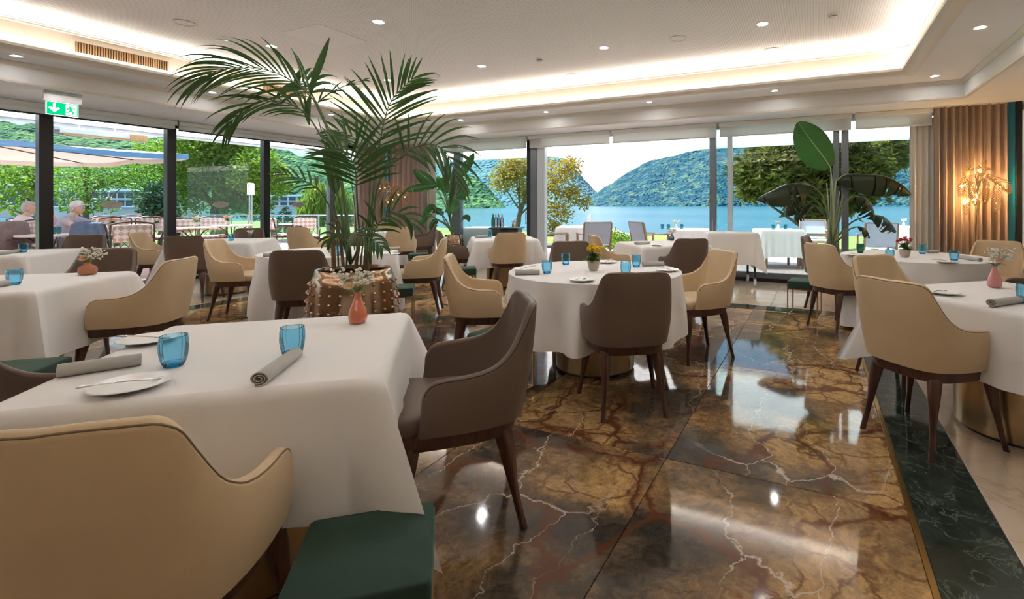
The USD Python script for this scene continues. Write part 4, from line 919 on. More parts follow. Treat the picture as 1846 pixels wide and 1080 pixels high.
def bouquet(t, c, R, seed, main='peach', sprays=117, leaves=7, lift=.055, lean=(0, 0)):
    """baby's breath, one rose and some leaves above the mouth c of a vase"""
    q = np.random.RandomState(seed); st = MB(); wh = MB(); lf = MB()
    for k in range(leaves):
        a = q.rand() * 6.28; leafblade(lf, c, np.array([math.cos(a), math.sin(a), .5 + q.rand()]), UPV, R * (.9 + .5 * q.rand()), R * .13, .5)
    for k in range(9):
        a = q.rand() * 6.28; d = np.array([math.cos(a) * R * .8 + lean[0], math.sin(a) * R * .8 + lean[1], lift + R * (.2 + .6 * q.rand())]); p = c + d * (.7 + .5 * q.rand())
        st.tube([c - [0, 0, .02], c + d * .5, p], .0012, 4)
        for j in range(sprays // 9):
            e = p + (q.rand(3) - .5) * R * .75; st.tube([p, e], .0006, 3, False); wh.ball(e, .0045 + .003 * q.rand(), 1, (1, 1, .8))
    obj('stem', st, 'pale_stalk', t); obj('leaf_spray', lf, 'leaf_green', t, label='green leaves', kind='stuff'); obj('white_blossom', wh, 'petal_white', t, label='tiny white blossoms', kind='stuff')
    rs = MB(); rose(rs, c + np.array([lean[0] * .5, lean[1] * .5, lift * .8]) - FWD * R * .5 - RGT * R * .22, R * .40, seed); obj('rose', rs, 'petal_' + main, t, 60, label=main + ' rose')
def bottle_vase(name, label, p, prof, m, seed, R, main, lean=(0, 0), lift=.05):
    t = thing(name, label, 'vase', p)
    obj('vessel', MB().lathe(curve(prof, 36), 48, wob=lambda th, z: 1 + .012 * np.cos(16 * th)), m, t, 50)
    if m.endswith('glass'): obj('water', MB().lathe([(.001, .004), (prof[1][0] * .9, .005), (prof[2][0] * .93, .03), (prof[2][0] * .93, prof[2][1] + .012), (.001, prof[2][1] + .013)], 32), m, t)
    bouquet(t, np.array([0, 0, prof[-1][1]]), R, seed, main, lean=lean, lift=lift)
    return t
tear = [(.012, .001), (.030, .004), (.036, .028), (.034, .045), (.024, .075), (.014, .105), (.0125, .118), (.0150, .126)]
bottle_vase('bud_vase', 'ribbed orange glass vase with white blossoms on the nearest table', on(645, 582), tear, 'coral_glaze', 4, .062, 'cream', (-.012, -.012), .035)
bottle_vase('bud_vase', 'ribbed pink glass vase with white blossoms on the right table', on(1793, 518), tear, 'rose_glaze', 6, .058, 'peach', (.02, .0), .04)
bottle_vase('bud_vase', 'round terracotta vase with pale flowers on the left table', on(158, 495), [(.030, .001), (.044, .004), (.050, .03), (.047, .05), (.03, .064), (.019, .074), (.018, .084), (.021, .087)], 'terracotta', 8, .075, 'peach', (.01, .03), .03)
bottle_vase('bud_vase', 'small grey glass vase on the table before the open window', on(1211, 434), [(.020, .001), (.028, .004), (.034, .03), (.030, .055), (.018, .072), (.015, .085), (.017, .09)], 'grey_glass', 10, .05, 'peach', (0, 0), .02)
bottle_vase('bud_vase', 'small clear glass vase on the table under the third black post', on(451, 430), [(.028, .001), (.034, .004), (.038, .03), (.034, .055), (.024, .068), (.022, .075), (.024, .08)], 'clear_glass', 12, .03, 'white', (0, 0), .005)
def flowerpot(label, p, r, h, col, seed, n, fh, spread):
    t = thing('flower_pot', label, 'potted flower', p)
    obj('pot', MB().lathe([(.001, .001), (r * .62, .001), (r * .82, h * .25), (r * .97, h * .7), (r, h), (r * .93, h), (r * .88, h * .85), (.001, h * .84)], 36), 'stone_pot', t, 50)
    q = np.random.RandomState(seed); lf = MB(); st = MB(); fl = []
    for k in range(46):
        a = q.rand() * 6.28; e = q.rand(); c = np.array([math.cos(a), math.sin(a), 0]) * r * .5 * q.rand() + [0, 0, h * .9 + e * fh * .45]
        leafblade(lf, c, np.array([math.cos(a), math.sin(a), .35 + .7 * e]), UPV, spread * (.55 + .4 * q.rand()), spread * .22, .45, 4)
    for k in range(n):
        a = q.rand() * 6.28; rr = spread * math.sqrt(q.rand()) * .85; p_ = np.array([rr * math.cos(a), rr * math.sin(a), h + fh * (.72 + .3 * q.rand()) - rr * .35])
        st.tube([(0, 0, h * .9), p_], .0012, 3, False); fl.append(p_)
    obj('foliage', lf, 'leaf_green', t, label='green leaves', kind='stuff'); obj('stem', st, 'pale_stalk', t)
    for k, p_ in enumerate(fl):
        mb = MB()
        for j in range(2): blossom(mb, p_ + [0, 0, .003 * j], spread * (.25 - .06 * j), 7, seed * 100 + k * 3 + j, .3 + .5 * j)
        obj('blossom', mb, 'petal_' + col, t, False)
flowerpot('yellow flowers in a pale pot on the central round table', on(1070, 488), .045, .075, 'yellow', 21, 36, .115, .082)
flowerpot('yellow flowers in a pale pot on the table left of the palm stems', on(599, 456), .048, .07, 'yellow', 22, 34, .10, .09)
flowerpot('red flowers in a pale pot on the right round table', on(1631, 464), .048, .075, 'red', 23, 30, .11, .08)
flowerpot('small green pot plant on the far table by the corner curtain', on(674, 416), .05, .07, 'white', 24, 4, .10, .08)
# ------------------------------------------------------------------ studded bronze pots
def studded_pot(label, p, R, Hh, rows, cols, stud=True):
    t = thing('plant_pot', label, 'plant pot', p)
    prof = [(.001, 0), (R * .74, 0), (R * .80, .02), (R * .93, Hh * .22), (R, Hh * .5), (R * .97, Hh * .72), (R * .90, Hh * .90), (R * .84, Hh * .965), (R * .82, Hh), (R * .76, Hh * 1.003), (R * .735, Hh * .985), (R * .74, Hh * .9)]
    obj('vessel', MB().lathe(curve(prof, 60), 72), 'bronze', t, 50)
    obj('soil', MB().lathe([(.001, Hh * .915), (R * .75, Hh * .905)], 36), 'soil', t)
    pr = np.array(curve(prof[2:8], 80))
    n = 0
    for i in range(cols):
        a = 2 * np.pi * i / cols
        for k in range(rows):
            z = Hh * (.10 + .78 * k / (rows - 1)); r = np.interp(z, pr[:, 1], pr[:, 0])
            if n < 300: obj('stud', MB().ball(np.array([(r + .003) * math.cos(a), (r + .003) * math.sin(a), z]), .0105, 1), 'stud_bronze', t, True)
            n += 1
    return t
POT = atd(638, 370, 3.5); POT[2] = 0
studded_pot('large bronze pot covered in studs holding the tall palm', POT, .305, .745, 11, 26)
POT2 = aty(818, 370, 7.55); POT2[2] = 0
studded_pot('smaller studded bronze pot with broad-leaved plant by the corner curtain', POT2, .20, .62, 7, 18)
POT3 = atd(1500, 370, 6.95); POT3[2] = 0
studded_pot('bronze pot of the tall banana-leaved plant behind the right chairs', POT3, .22, .50, 7, 18)

# ------------------------------------------------------------------ the tall palm
def P3(pts, d0=3.5):
    """(u, v, extra depth) -> points in the room"""
    return np.array([atd(u, v, d0 + e) for u, v, e in pts])
palm = thing('kentia_palm', 'tall palm with long drooping feather fronds in the large studded pot', 'palm', tuple(POT))
_po = np.array(POT)
def frond(stem, rach, n, L, droop, lift=.2, ang=(55, 22), prof=(.6, 1.0, .55), w=.0125, seed=0, skip=0.0, facing=None, sides=(1, -1), mat_='leaf_palm', ang2=None, droop2=None):
    q = np.random.RandomState(seed)
    S = curve(stem, 18) - _po; R = curve(rach, 24) - _po
    allp = np.vstack([S[:-1], R]); rad = np.r_[np.linspace(.0085, .0055, len(S) - 1), np.linspace(.0055, .0015, len(R))]
    fr = obj('frond', MB().tube(allp, rad, 8), 'palm_stalk', palm, 60)
    T = np.gradient(R, axis=0); T /= np.linalg.norm(T, axis=1, keepdims=True)
    cam_ = (ORG - _po)
    for k in range(n):
        t_ = .03 + .97 * k / (n - 1); i = min(len(R) - 1, t_ * (len(R) - 1)); i0 = int(i); p = R[i0] * (1 - (i - i0)) + R[min(i0 + 1, len(R) - 1)] * (i - i0)
        tg = T[i0]; f = facing if facing is not None else (cam_ - p) / np.linalg.norm(cam_ - p) * .75 + UPV * .35
        sd = np.cross(f, tg); sd /= np.linalg.norm(sd); nn = np.cross(tg, sd)
        ln = L * np.interp(t_, [0, .45, 1], prof)
        for s in sides:
            if q.rand() < skip: continue
            a = math.radians(np.interp(t_, [0, 1], ang if s > 0 or ang2 is None else ang2)) + (q.rand() - .5) * .16; d = tg * math.cos(a) + sd * s * math.sin(a) + nn * lift * (.6 + .8 * q.rand()); d /= np.linalg.norm(d)
            l_ = ln * (.9 + .2 * q.rand()); dr = (droop if s > 0 or droop2 is None else droop2) * (.75 + .5 * q.rand()); rows = []
            ns = 9; prev = p.copy(); dd = d.copy(); wv = np.cross(dd, nn); wv /= np.linalg.norm(wv)
            for j in range(ns + 1):
                x = j / ns; ww = w * (.35 + 2.2 * x) if x < .3 else w * 1.0 * (1 - ((x - .3) / .7) ** 2.2) + .0006
                ww = min(ww, w); rows.append([prev - wv * ww + nn * ww * .35, prev.copy(), prev + wv * ww + nn * ww * .35])
                dd = dd + np.array([0, 0, -1.0]) * dr * (.1 + x) * 2.0 / ns; dd /= np.linalg.norm(dd); prev = prev + dd * l_ / ns
            obj('leaflet', MB().grid(np.array(rows)), mat_, fr, True)
b1, b2 = (632, 476, .03), (668, 476, -.03)
# the two big fronds to the left
frond(P3([b1, (622, 380, -.02), (601, 266, -.05), (565, 180, -.08)]), P3([(565, 180, -.08), (532, 150, -.1), (491, 129, -.12), (451, 121, -.14), (412, 123, -.16), (372, 136, -.18)]), 19, .52, .85, .05, (52, 12), (.70, 1.0, .60), .0085, 1, ang2=(30, 8), droop2=.75)
frond(P3([b1, (618, 400, 0), (589, 268, -.02), (561, 217, -.04)]), P3([(561, 217, -.04), (542, 198, -.05), (508, 184, -.1), (473, 182, -.13), (446, 194, -.16), (412, 226, -.18)]), 14, .36, .85, .05, (46, 16), (.65, 1.0, .5), .0085, 2, ang2=(24, 10), droop2=.8)
# upright spear and short leaves at the crown on the left
def spear(pts, w, seed):
    A = curve(P3(pts), 16) - _po; T = np.gradient(A, axis=0); x = np.linspace(0, 1, 16); rows = []
    for p, t_, k in zip(A, T / np.linalg.norm(T, axis=1, keepdims=True), x):
        sd = np.cross(-FWD, t_); sd /= np.linalg.norm(sd); ww = w * math.sin(math.pi * min(.985, .08 + .9 * k)) ** .8
        rows.append([p - sd * ww - FWD * ww * .4, p, p + sd * ww - FWD * ww * .4])
    obj('spear_leaf', MB().grid(np.array(rows)), 'leaf_palm', palm, True)
spear([(560, 170, .02), (569, 140, .02), (582, 105, .02), (594, 68, .02)], .028, 1)
spear([(560, 172, .0), (556, 192, -.02), (556, 210, -.04), (558, 226, -.05)], .024, 2)
spear([(536, 158, .02), (537, 146, .02), (539, 134, .02), (540, 127, .02)], .026, 3)
frond(P3([b1, (624, 380, .05), (602, 262, .05), (561, 168, .05)]), P3([(561, 168, .05), (556, 158, .05), (549, 150, .05), (541, 146, .06)]), 6, .26, 1.5, .1, (80, 50), (1, 1, 1), .015, 4)
frond(P3([b1, (626, 390, .08), (600, 268, .1), (572, 186, .12)]), P3([(572, 186, .12), (600, 165, .12), (630, 152, .12), (652, 146, .12)]), 4, .12, .4, .1, (20, 12), (1, 1, .6), .006, 5)
# the tall frond to the right
frond(P3([b2, (668, 400, .0), (674, 330, .02), (682, 276, .03)]), P3([(682, 276, .03), (688, 240, .03), (696, 205, .04), (708, 178, .05), (724, 160, .06), (742, 143, .06)]), 17, .42, .28, .1, (58, 24), (.95, 1.0, .45), .0100, 6)
# arching frond far right
frond(P3([b2, (672, 400, -.04), (684, 325, -.08), (727, 281, -.14)]), P3([(727, 281, -.14), (746, 266, -.18), (772, 260, -.22), (797, 268, -.26), (812, 290, -.28), (822, 328, -.3)]), 14, .34, .75, .12, (52, 22), (.8, 1.0, .5), .0125, 7)
# frond turned to the viewer in the middle
frond(P3([b1, (648, 430, -.06), (645, 385, -.12), (643, 336, -.2)]), P3([(643, 336, -.2), (641, 310, -.24), (634, 288, -.28), (618, 275, -.3), (598, 268, -.3)]), 13, .34, .35, .1, (60, 30), (.9, 1.0, .4), .0115, 8)
frond(P3([b2, (664, 420, .08), (666, 360, .12), (668, 320, .15)]), P3([(668, 320, .15), (664, 296, .16), (656, 272, .18), (640, 250, .2), (612, 236, .2)]), 10, .34, .4, .08, (58, 24), (.9, 1.0, .5), .0095, 9)
# dark frond reaching left over the window
frond(P3([b1, (612, 420, .05), (594, 372, .05), (573, 340, .05)]), P3([(573, 340, .05), (556, 330, .05), (538, 322, .05), (522, 317, .05), (508, 312, .05)]), 7, .20, .5, .05, (45, 20), (.6, 1.0, .5), .008, 10)
frond(P3([b1, (614, 410, .1), (602, 370, .1), (607, 350, .1)]), P3([(607, 350, .1), (602, 330, .1), (597, 312, .1), (594, 300, .1)]), 3, .16, .1, .0, (14, 6), (1, 1, .7), .026, 11)
# low fronds
frond(P3([b2, (668, 440, -.06), (674, 420, -.08)]), P3([(674, 420, -.08), (691, 394, -.1), (712, 383, -.12), (730, 388, -.14), (742, 403, -.16)]), 9, .22, .9, .08, (50, 24), (.8, 1.0, .6), .011, 12)
frond(P3([b1, (628, 440, -.12), (634, 421, -.16)]), P3([(634, 421, -.16), (648, 422, -.2), (662, 427, -.22), (676, 434, -.24), (686, 443, -.26)]), 8, .17, 1.6, .08, (55, 30), (.9, 1.0, .6), .011, 13)
frond(P3([b1, (626, 440, -.1), (619, 424, -.12)]), P3([(619, 424, -.12), (608, 420, -.14), (599, 424, -.15), (592, 432, -.16)]), 5, .14, 1.4, .08, (50, 30), (.9, 1.0, .6), .009, 14)
for k, (pts, r0) in enumerate([([(602, 486, 0), (601, 455, 0), (600, 428, 0), (600, 400, .01)], .016), ([(662, 486, .02), (662, 460, .02), (664, 436, .02), (668, 410, .02)], .018), ([(640, 486, -.06), (648, 440, -.06), (655, 400, -.05)], .012), ([(620, 486, .05), (614, 440, .05), (608, 396, .05)], .012)]):
    obj('trunk', MB().tube(curve(P3(pts), 14) - _po, np.linspace(r0, r0 * .6, 14), 10), 'palm_trunk', palm, 60)
for k, pts in enumerate([[(610, 480, .1), (604, 380, .1), (574, 215, .1)], [(650, 480, .06), (662, 400, .08), (700, 300, .1), (735, 262, .1)], [(644, 480, .1), (640, 380, .1), (628, 300, .12)], [(656, 480, -.02), (668, 390, 0), (690, 336, 0)], [(625, 480, -.02), (622, 380, -.02), (604, 300, 0)]]):
    obj('stalk', MB().tube(curve(P3(pts), 16) - _po, np.linspace(.006, .003, 16), 7), 'palm_stalk', palm, 60)

# ------------------------------------------------------------------ broad-leaved plants
def paddle(t, stem, axis, width, fold, mat_, seed, tears=4, sag=.15, n=22, face=None, d0=7.0, org=None, stalk='palm_stalk', bend=0.0):
    q = np.random.RandomState(seed)
    S = curve(P3(stem, d0), 14) - org; A = curve(P3(axis, d0), n) - org
    pet = obj('leaf_stalk', MB().tube(np.vstack([S[:-1], A]), np.r_[np.linspace(.016, .009, len(S) - 1), np.linspace(.009, .0015, n)], 8), stalk, t, 60)
    T = np.gradient(A, axis=0); T /= np.linalg.norm(T, axis=1, keepdims=True); f = np.array(face if face is not None else (-FWD + UPV * .3), float)
    mb = MB(); x = np.linspace(0, 1, n); wp = width * np.sin(np.pi * np.clip(x * .94 + .05, 0, 1)) ** .62
    for s in (1, -1):
        cuts = sorted(set([0, n - 1] + [int(c) for c in q.choice(np.arange(3, n - 2), tears, replace=False)])) if tears else [0, n - 1]
        for a, b in zip(cuts[:-1], cuts[1:]):
            g = fold + q.rand() * sag * 2; rows = []
            for i in range(a, b + 1):
                sd = np.cross(f, T[i]); sd /= np.linalg.norm(sd); nn = np.cross(T[i], sd); nn = nn if nn @ f > 0 else -nn
                row = []
                for k in range(6):
                    y = k / 5; ang = g * y + bend * y; gap = .10 * width * ((i == a and a > 0) - (i == b and b < n - 1)) * y
                    row.append(A[i] + sd * s * wp[i] * y * math.cos(ang) - nn * wp[i] * y * math.sin(ang) - UPV * sag * wp[i] * y * y * 1.2 + T[i] * (gap + wp[i] * .25 * y * (1 - y)))
                rows.append(row)
            mb.grid(np.array(rows))
    obj('blade', mb, mat_, pet, 60)
    return pet
ban = thing('strelitzia_plant', 'tall banana-leaved plant with one upright green leaf before the lake window', 'plant', tuple(POT3)); o3 = np.array(POT3)
bs = (1500, 442, 0)
paddle(ban, [bs, (1502, 380, 0), (1500, 330, 0), (1497, 302, 0)], [(1497, 302, 0), (1488, 288, -.02), (1470, 264, -.05), (1452, 240, -.08), (1439, 220, -.1)], .265, .10, 'leaf_banana', 1, 0, .03, org=o3, d0=6.95, face=(-FWD + UPV * .1), stalk='pale_stalk')
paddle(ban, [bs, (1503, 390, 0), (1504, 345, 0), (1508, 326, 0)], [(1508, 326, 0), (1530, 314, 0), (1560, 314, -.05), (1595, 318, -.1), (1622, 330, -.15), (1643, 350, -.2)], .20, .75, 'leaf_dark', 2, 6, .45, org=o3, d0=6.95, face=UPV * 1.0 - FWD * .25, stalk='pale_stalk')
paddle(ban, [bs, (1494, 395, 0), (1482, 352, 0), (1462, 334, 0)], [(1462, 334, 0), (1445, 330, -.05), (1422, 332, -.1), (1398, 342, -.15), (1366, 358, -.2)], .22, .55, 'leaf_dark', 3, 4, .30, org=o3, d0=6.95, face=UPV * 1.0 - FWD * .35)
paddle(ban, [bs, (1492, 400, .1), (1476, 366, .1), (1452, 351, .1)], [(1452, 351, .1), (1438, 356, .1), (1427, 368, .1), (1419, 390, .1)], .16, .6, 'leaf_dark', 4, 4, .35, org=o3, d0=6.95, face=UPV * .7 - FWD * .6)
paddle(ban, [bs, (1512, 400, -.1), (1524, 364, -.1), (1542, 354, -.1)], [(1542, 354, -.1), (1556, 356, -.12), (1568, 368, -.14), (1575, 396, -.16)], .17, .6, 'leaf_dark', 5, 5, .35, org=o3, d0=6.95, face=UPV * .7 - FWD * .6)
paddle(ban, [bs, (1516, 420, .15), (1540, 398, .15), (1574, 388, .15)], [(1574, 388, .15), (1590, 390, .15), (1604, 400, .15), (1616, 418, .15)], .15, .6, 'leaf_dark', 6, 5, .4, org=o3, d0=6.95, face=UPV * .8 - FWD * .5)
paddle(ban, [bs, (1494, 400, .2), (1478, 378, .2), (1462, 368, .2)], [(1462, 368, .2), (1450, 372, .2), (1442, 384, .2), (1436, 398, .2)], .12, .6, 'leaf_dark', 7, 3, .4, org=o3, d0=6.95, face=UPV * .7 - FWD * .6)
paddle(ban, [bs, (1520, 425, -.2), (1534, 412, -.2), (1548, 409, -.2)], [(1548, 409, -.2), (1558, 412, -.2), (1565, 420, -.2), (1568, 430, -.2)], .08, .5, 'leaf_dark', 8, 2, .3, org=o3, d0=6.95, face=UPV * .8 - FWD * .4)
for k, (u, v) in enumerate(((1490, 330), (1498, 310), (1507, 322), (1514, 345), (1520, 352))):
    obj('pale_stem', MB().tube(curve(P3([(1492 + 4 * k, 440, .02 * k), (1494 + 4 * k, 400, .02 * k), (u, v, .02 * k)], 6.95), 12) - o3, np.linspace(.018, .006, 12), 8), 'pale_stalk', ban, 60)
pl2 = thing('broad_leaf_plant', 'green broad-leaved plant in the small studded pot beside the corner curtain', 'plant', tuple(POT2)); o2_ = np.array(POT2)
D2 = float((o2_ - [0, 0, 0]) @ FWD); b_ = (815, 422, 0); F2 = -FWD + UPV * .3
for k, (st_, ax_, w_, tr) in enumerate([
    ([b_, (808, 385, 0), (794, 352, 0), (784, 338, 0)], [(784, 338, 0), (772, 325, 0), (758, 314, 0), (745, 305, 0)], .17, 1),
    ([b_, (810, 390, 0), (800, 350, 0), (788, 333, 0)], [(788, 333, 0), (770, 334, -.1), (750, 337, -.2), (728, 343, -.3)], .12, 1),
    ([b_, (812, 390, 0), (806, 362, 0), (803, 348, 0)], [(803, 348, 0), (799, 334, -.05), (793, 326, -.1), (787, 320, -.1)], .17, 0),
    ([b_, (814, 400, 0), (812, 385, 0), (811, 372, -.1)], [(811, 372, -.1), (812, 366, -.15), (813, 372, -.25), (814, 386, -.3)], .22, 0),
    ([b_, (818, 385, 0), (822, 350, 0), (830, 318, 0)], [(830, 318, 0), (838, 302, 0), (846, 289, 0), (854, 276, 0)], .12, 0),
    ([b_, (816, 390, 0), (818, 368, 0), (822, 356, 0)], [(822, 356, 0), (830, 350, 0), (837, 348, 0), (843, 352, 0)], .14, 1),
    ([b_, (806, 400, 0), (796, 386, 0), (786, 378, 0)], [(786, 378, 0), (777, 372, 0), (768, 378, 0), (762, 390, 0)], .11, 1),
    ([b_, (804, 404, 0), (790, 396, 0), (778, 390, 0)], [(778, 390, 0), (770, 388, 0), (763, 394, 0), (760, 406, 0)], .10, 1),
    ([b_, (806, 408, 0), (798, 402, 0), (790, 398, 0)], [(790, 398, 0), (784, 398, 0), (779, 404, 0), (776, 414, 0)], .12, 1),
    ([b_, (822, 408, 0), (828, 402, 0), (834, 396, 0)], [(834, 396, 0), (838, 390, 0), (842, 390, 0), (845, 400, 0)], .08, 1),
    ([b_, (808, 408, .1), (802, 400, .1), (797, 388, .1)], [(797, 388, .1), (792, 380, .1), (786, 378, .1), (780, 384, .1)], .11, 1)]):
    paddle(pl2, st_, ax_, w_ * .8, .35, 'leaf_banana', 30 + k, tr, .12, org=o2_, d0=D2, face=F2)

# ------------------------------------------------------------------ brass palm-leaf lamps
def palm_lamp(label, base, heads, pole_top, dim):
    t = thing('floor_lamp', label, 'floor lamp', tuple(base)); b = np.array(base, float)
    obj('foot', MB().lathe([(.001, 0), (.15, 0), (.152, .012), (.14, .018), (.001, .020)], 40), 'brass', t)
    top = np.array(pole_top) - b
    obj('pole', MB().tube([(0, 0, .01), (0, 0, top[2] * .5), top], .007, 10).tube([(.03, .0, .01), (.03, 0, top[2] * .5), top + [.03, 0, -.1]], .006, 10), 'brass', t)
    q = np.random.RandomState(5)
    for k, (tip, ctrl) in enumerate(heads):
        tip, ctrl = np.array(tip) - b, np.array(ctrl) - b
        arc = curve([top - [0, 0, .25], (top + ctrl) / 2 + [0, 0, .03], ctrl, (ctrl + tip) / 2 + [0, 0, .03], tip], 26)
        br = obj('branch', MB().tube(arc, np.linspace(.005, .0025, 26), 6), 'brass', t, 60)
        T = np.gradient(arc, axis=0); T /= np.linalg.norm(T, axis=1, keepdims=True)
        for i in range(11, 26):
            sd = np.cross(T[i], -FWD); sd /= np.linalg.norm(sd); ln = .10 * math.sin(math.pi * (i - 9.0) / 18)
            for s in (1, -1):
                d = sd * s * .85 + T[i] * .55 - UPV * .25; d /= np.linalg.norm(d); nn = np.cross(d, T[i]); nn /= np.linalg.norm(nn)
                P = [arc[i], arc[i] + d * ln * .5 + T[i] * .013, arc[i] + d * ln, arc[i] + d * ln * .5 - T[i] * .011]
                mb = MB().layers([np.array(P) + nn * .0007, np.array(P) - nn * .0007]); obj('leaf_blade', mb, 'brass', br, False)
        if k % 2 and len(heads) > 6 and k != 1: continue
        bp = arc[20] - UPV * .03 + FWD * .035
        bl = obj('bulb', MB().ball(bp, .014 if not dim else .010, 2), 'bulb_glow' if not dim else 'bulb_dim', br, True); 
    return t
def H3(u, v, y): return aty(u, v, y)
yb = 7.72; bx_ = aty(1756, 370, yb); bx_[2] = 0
palm_lamp('lit brass floor lamp with drooping palm leaves before the brown curtain', bx_, [(H3(1741, 384, yb - .05), H3(1744, 322, yb)), (H3(1731, 352, yb - .1), H3(1748, 302, yb)), (H3(1762, 372, yb - .12), H3(1752, 338, yb - .05)), (H3(1795, 381, yb - .05), H3(1797, 330, yb)), (H3(1820, 346, yb), H3(1798, 324, yb)), (H3(1776, 364, yb), H3(1778, 334, yb)), (H3(1766, 318, yb - .08), H3(1776, 300, yb))], H3(1762, 318, yb), False)
pb = np.array([-8.55, 7.25, 0.0]); yl = 7.2
def H4(u, v): r = _ray(u, v); return ORG + r * (float(pb @ FWD) / PF)
palm_lamp('brass palm-leaf floor lamp in front of the corner curtain', pb, [(H4(682, 350), H4(688, 327)), (H4(697, 372), H4(702, 348)), (H4(733, 364), H4(722, 340)), (H4(718, 358), H4(716, 341)), (H4(706, 366), H4(708, 350)), (H4(692, 346), H4(694, 330))], H4(706, 338), True)
pn = aty(703, 370, 7.95)[0]
obj('wall_panel', MB().bx(pn - .06, pn + .06, 7.86, 7.89, 0, Z2), 'teal_panel', wr, False, label='slim teal strip in the corner')

# ------------------------------------------------------------------ service trolley
t = thing('service_trolley', 'cloth-covered service trolley on casters at the right end of the open window', 'trolley', (-1.18, 7.66, 0), 20)
obj('top_board', MB().bx(-.36, .36, -.26, .26, .755, .775, .004), 'walnut', t, False)
for sx in (-1, 1):
    for sy in (-1, 1):
        obj('leg', MB().bx(sx * .32 - .014, sx * .32 + .014, sy * .22 - .014, sy * .22 + .014, .12, .76), 'dark_metal', t, False)
        c = np.array([sx * .32, sy * .22, 0.055]); cs = obj('caster', MB().tube([c + [0, 0, .02], c + [0, 0, .075]], .010, 8).bx(c[0] - .022, c[0] + .022, c[1] - .02, c[1] + .02, .085, .10).tube([c + [-.016, 0, .07], c + [-.016, .01, 0]], .006, 6).tube([c + [.016, 0, .07], c + [.016, .01, 0]], .006, 6), 'steel', t, False)
        obj('wheel', MB().tube([c + [-.011, 0, 0], c + [.011, 0, 0]], .050, 24), 'white_plastic', cs, 40)
_sav = TH; TH = .782
c = thing('tablecloth', 'white cloth hanging over the service trolley at the window', 'tablecloth', (-1.18, 7.66, 0), 20, 'white tablecloths')
obj('linen', square_cloth(.72, .46, 77, .12, .08).xf(np.diag([1.02, .76, 1.0])), 'white_linen', c, 60)
TH = _sav
# ------------------------------------------------------------------ outdoors: ground, water, hills
lawn = MB()
gx = np.linspace(-75, 60, 90); gy = np.linspace(-14, 40, 60); G = np.zeros((len(gx), len(gy), 3))
for i, x in enumerate(gx):
    for j, y in enumerate(gy):
        sh = 27 + 3 * math.sin(x * .12) + (6 * sm(np.array((-x - 30) / 20))); xs_ = -52 + 2 * math.sin(y * .2)
        z = -.13 - .012 * max(0, y - 9) - 2.2 * float(sm(np.array((y - sh) / 4.0))) - 2.2 * float(sm(np.array((xs_ - x) / 4.0))) * (1 if y > -30 else 0)
        G[i, j] = (x, y, z)
inside = (G[..., 0] > XL - .3) & (G[..., 0] < XR + 3) & (G[..., 1] < YB + .3)
G[..., 2] = np.where(inside, -.4, G[..., 2])
lawn.grid(G.transpose(1, 0, 2))
tag(obj('lawn_ground', lawn, 'grass', None, 60), 'bright green lawn sloping down to the lake', kind='structure')
lw = np.linspace(-1, 1, 2)
tag(obj('lake', MB().bx(-3000, 3000, -400, 4200, -1.9, -1.55), 'lake_water', None, False), 'wide blue-green lake behind the windows', kind='stuff')
tag(obj('terrace_paving', MB().bx(-17.5, XL - .1, -8, 14, -.2, -.035), 'red_paving', None, False), 'reddish stone paving of the left terrace', kind='structure')
tag(obj('terrace_paving', MB().bx(XL - .1, 9, YB + .1, 13.0, -.2, -.035), 'terrace_stone', None, False), 'pale stone paving outside the lake window', kind='structure')
ov = thing('trim_1', 'white fabric awning outside the windows', kind='structure')
obj('awning_sheet', MB().bx(XL - .1, 9, YB + .5, 11.15, 2.52, 2.524), 'awning_cloth', ov, False)
obj('soffit_board', MB().bx(XL - .1, 9, YB + .1, YB + .5, 2.52, 2.62), 'white_paint', ov, False)
obj('awning_sheet', MB().bx(-11.0, XL - .3, -8, 11.15, 2.52, 2.524), 'awning_cloth', ov, False)
obj('soffit_board', MB().bx(XL - .3, XL - .08, -8, 11.15, 2.525, 2.62), 'white_paint', ov, False)
obj('edge_profile', MB().bx(-11.0, 9, 11.15, 11.2, 2.47, 2.66), 'frame_pale', ov, False)
obj('edge_profile', MB().bx(-11.06, -11.0, -8, 11.2, 2.47, 2.66), 'frame_pale', ov, False)
def hill(name, label, ridge, d0, d1, amp, sc, m, nu=150, nt=34, power=.85, seed=0, zb=-1.7):
    us = np.linspace(ridge[0][0], ridge[-1][0], nu); vr = np.interp(us, [r[0] for r in ridge], [r[1] for r in ridge])
    P = np.zeros((nu, nt + 6, 3))
    for i, (u, v) in enumerate(zip(us, vr)):
        a = atd(u, 370, d0); b = atd(u, v, d1); hz = max(b[2] - zb, .5)
        for k in range(nt + 6):
            t_ = k / (nt - 1.0)
            if t_ <= 1: P[i, k] = [a[0] + (b[0] - a[0]) * t_, a[1] + (b[1] - a[1]) * t_, zb + hz * t_ ** power]
            else:
                e = (t_ - 1); P[i, k] = [b[0] + (b[0] - a[0]) * e, b[1] + (b[1] - a[1]) * e, zb + hz * (1 - 2.5 * e * e - .4 * e)]
    nz = meshkit.fbm(P.reshape(-1, 3) / sc, 4, seed).reshape(P.shape[:2]) - .5
    nz2 = meshkit.fbm(P.reshape(-1, 3) / (sc * 7), 3, seed + 9).reshape(P.shape[:2]) - .5
    tt = np.minimum(1, np.arange(nt + 6) / 6.0)[None]
    P[..., 2] += (amp * nz * 2 + amp * 5 * nz2) * tt * np.clip((P[:, nt - 1, 2] - zb) / 18.0, 0, 1)[:, None]
    return tag(obj(name, MB().grid(P.transpose(1, 0, 2)), m, None, True), label, kind='structure')
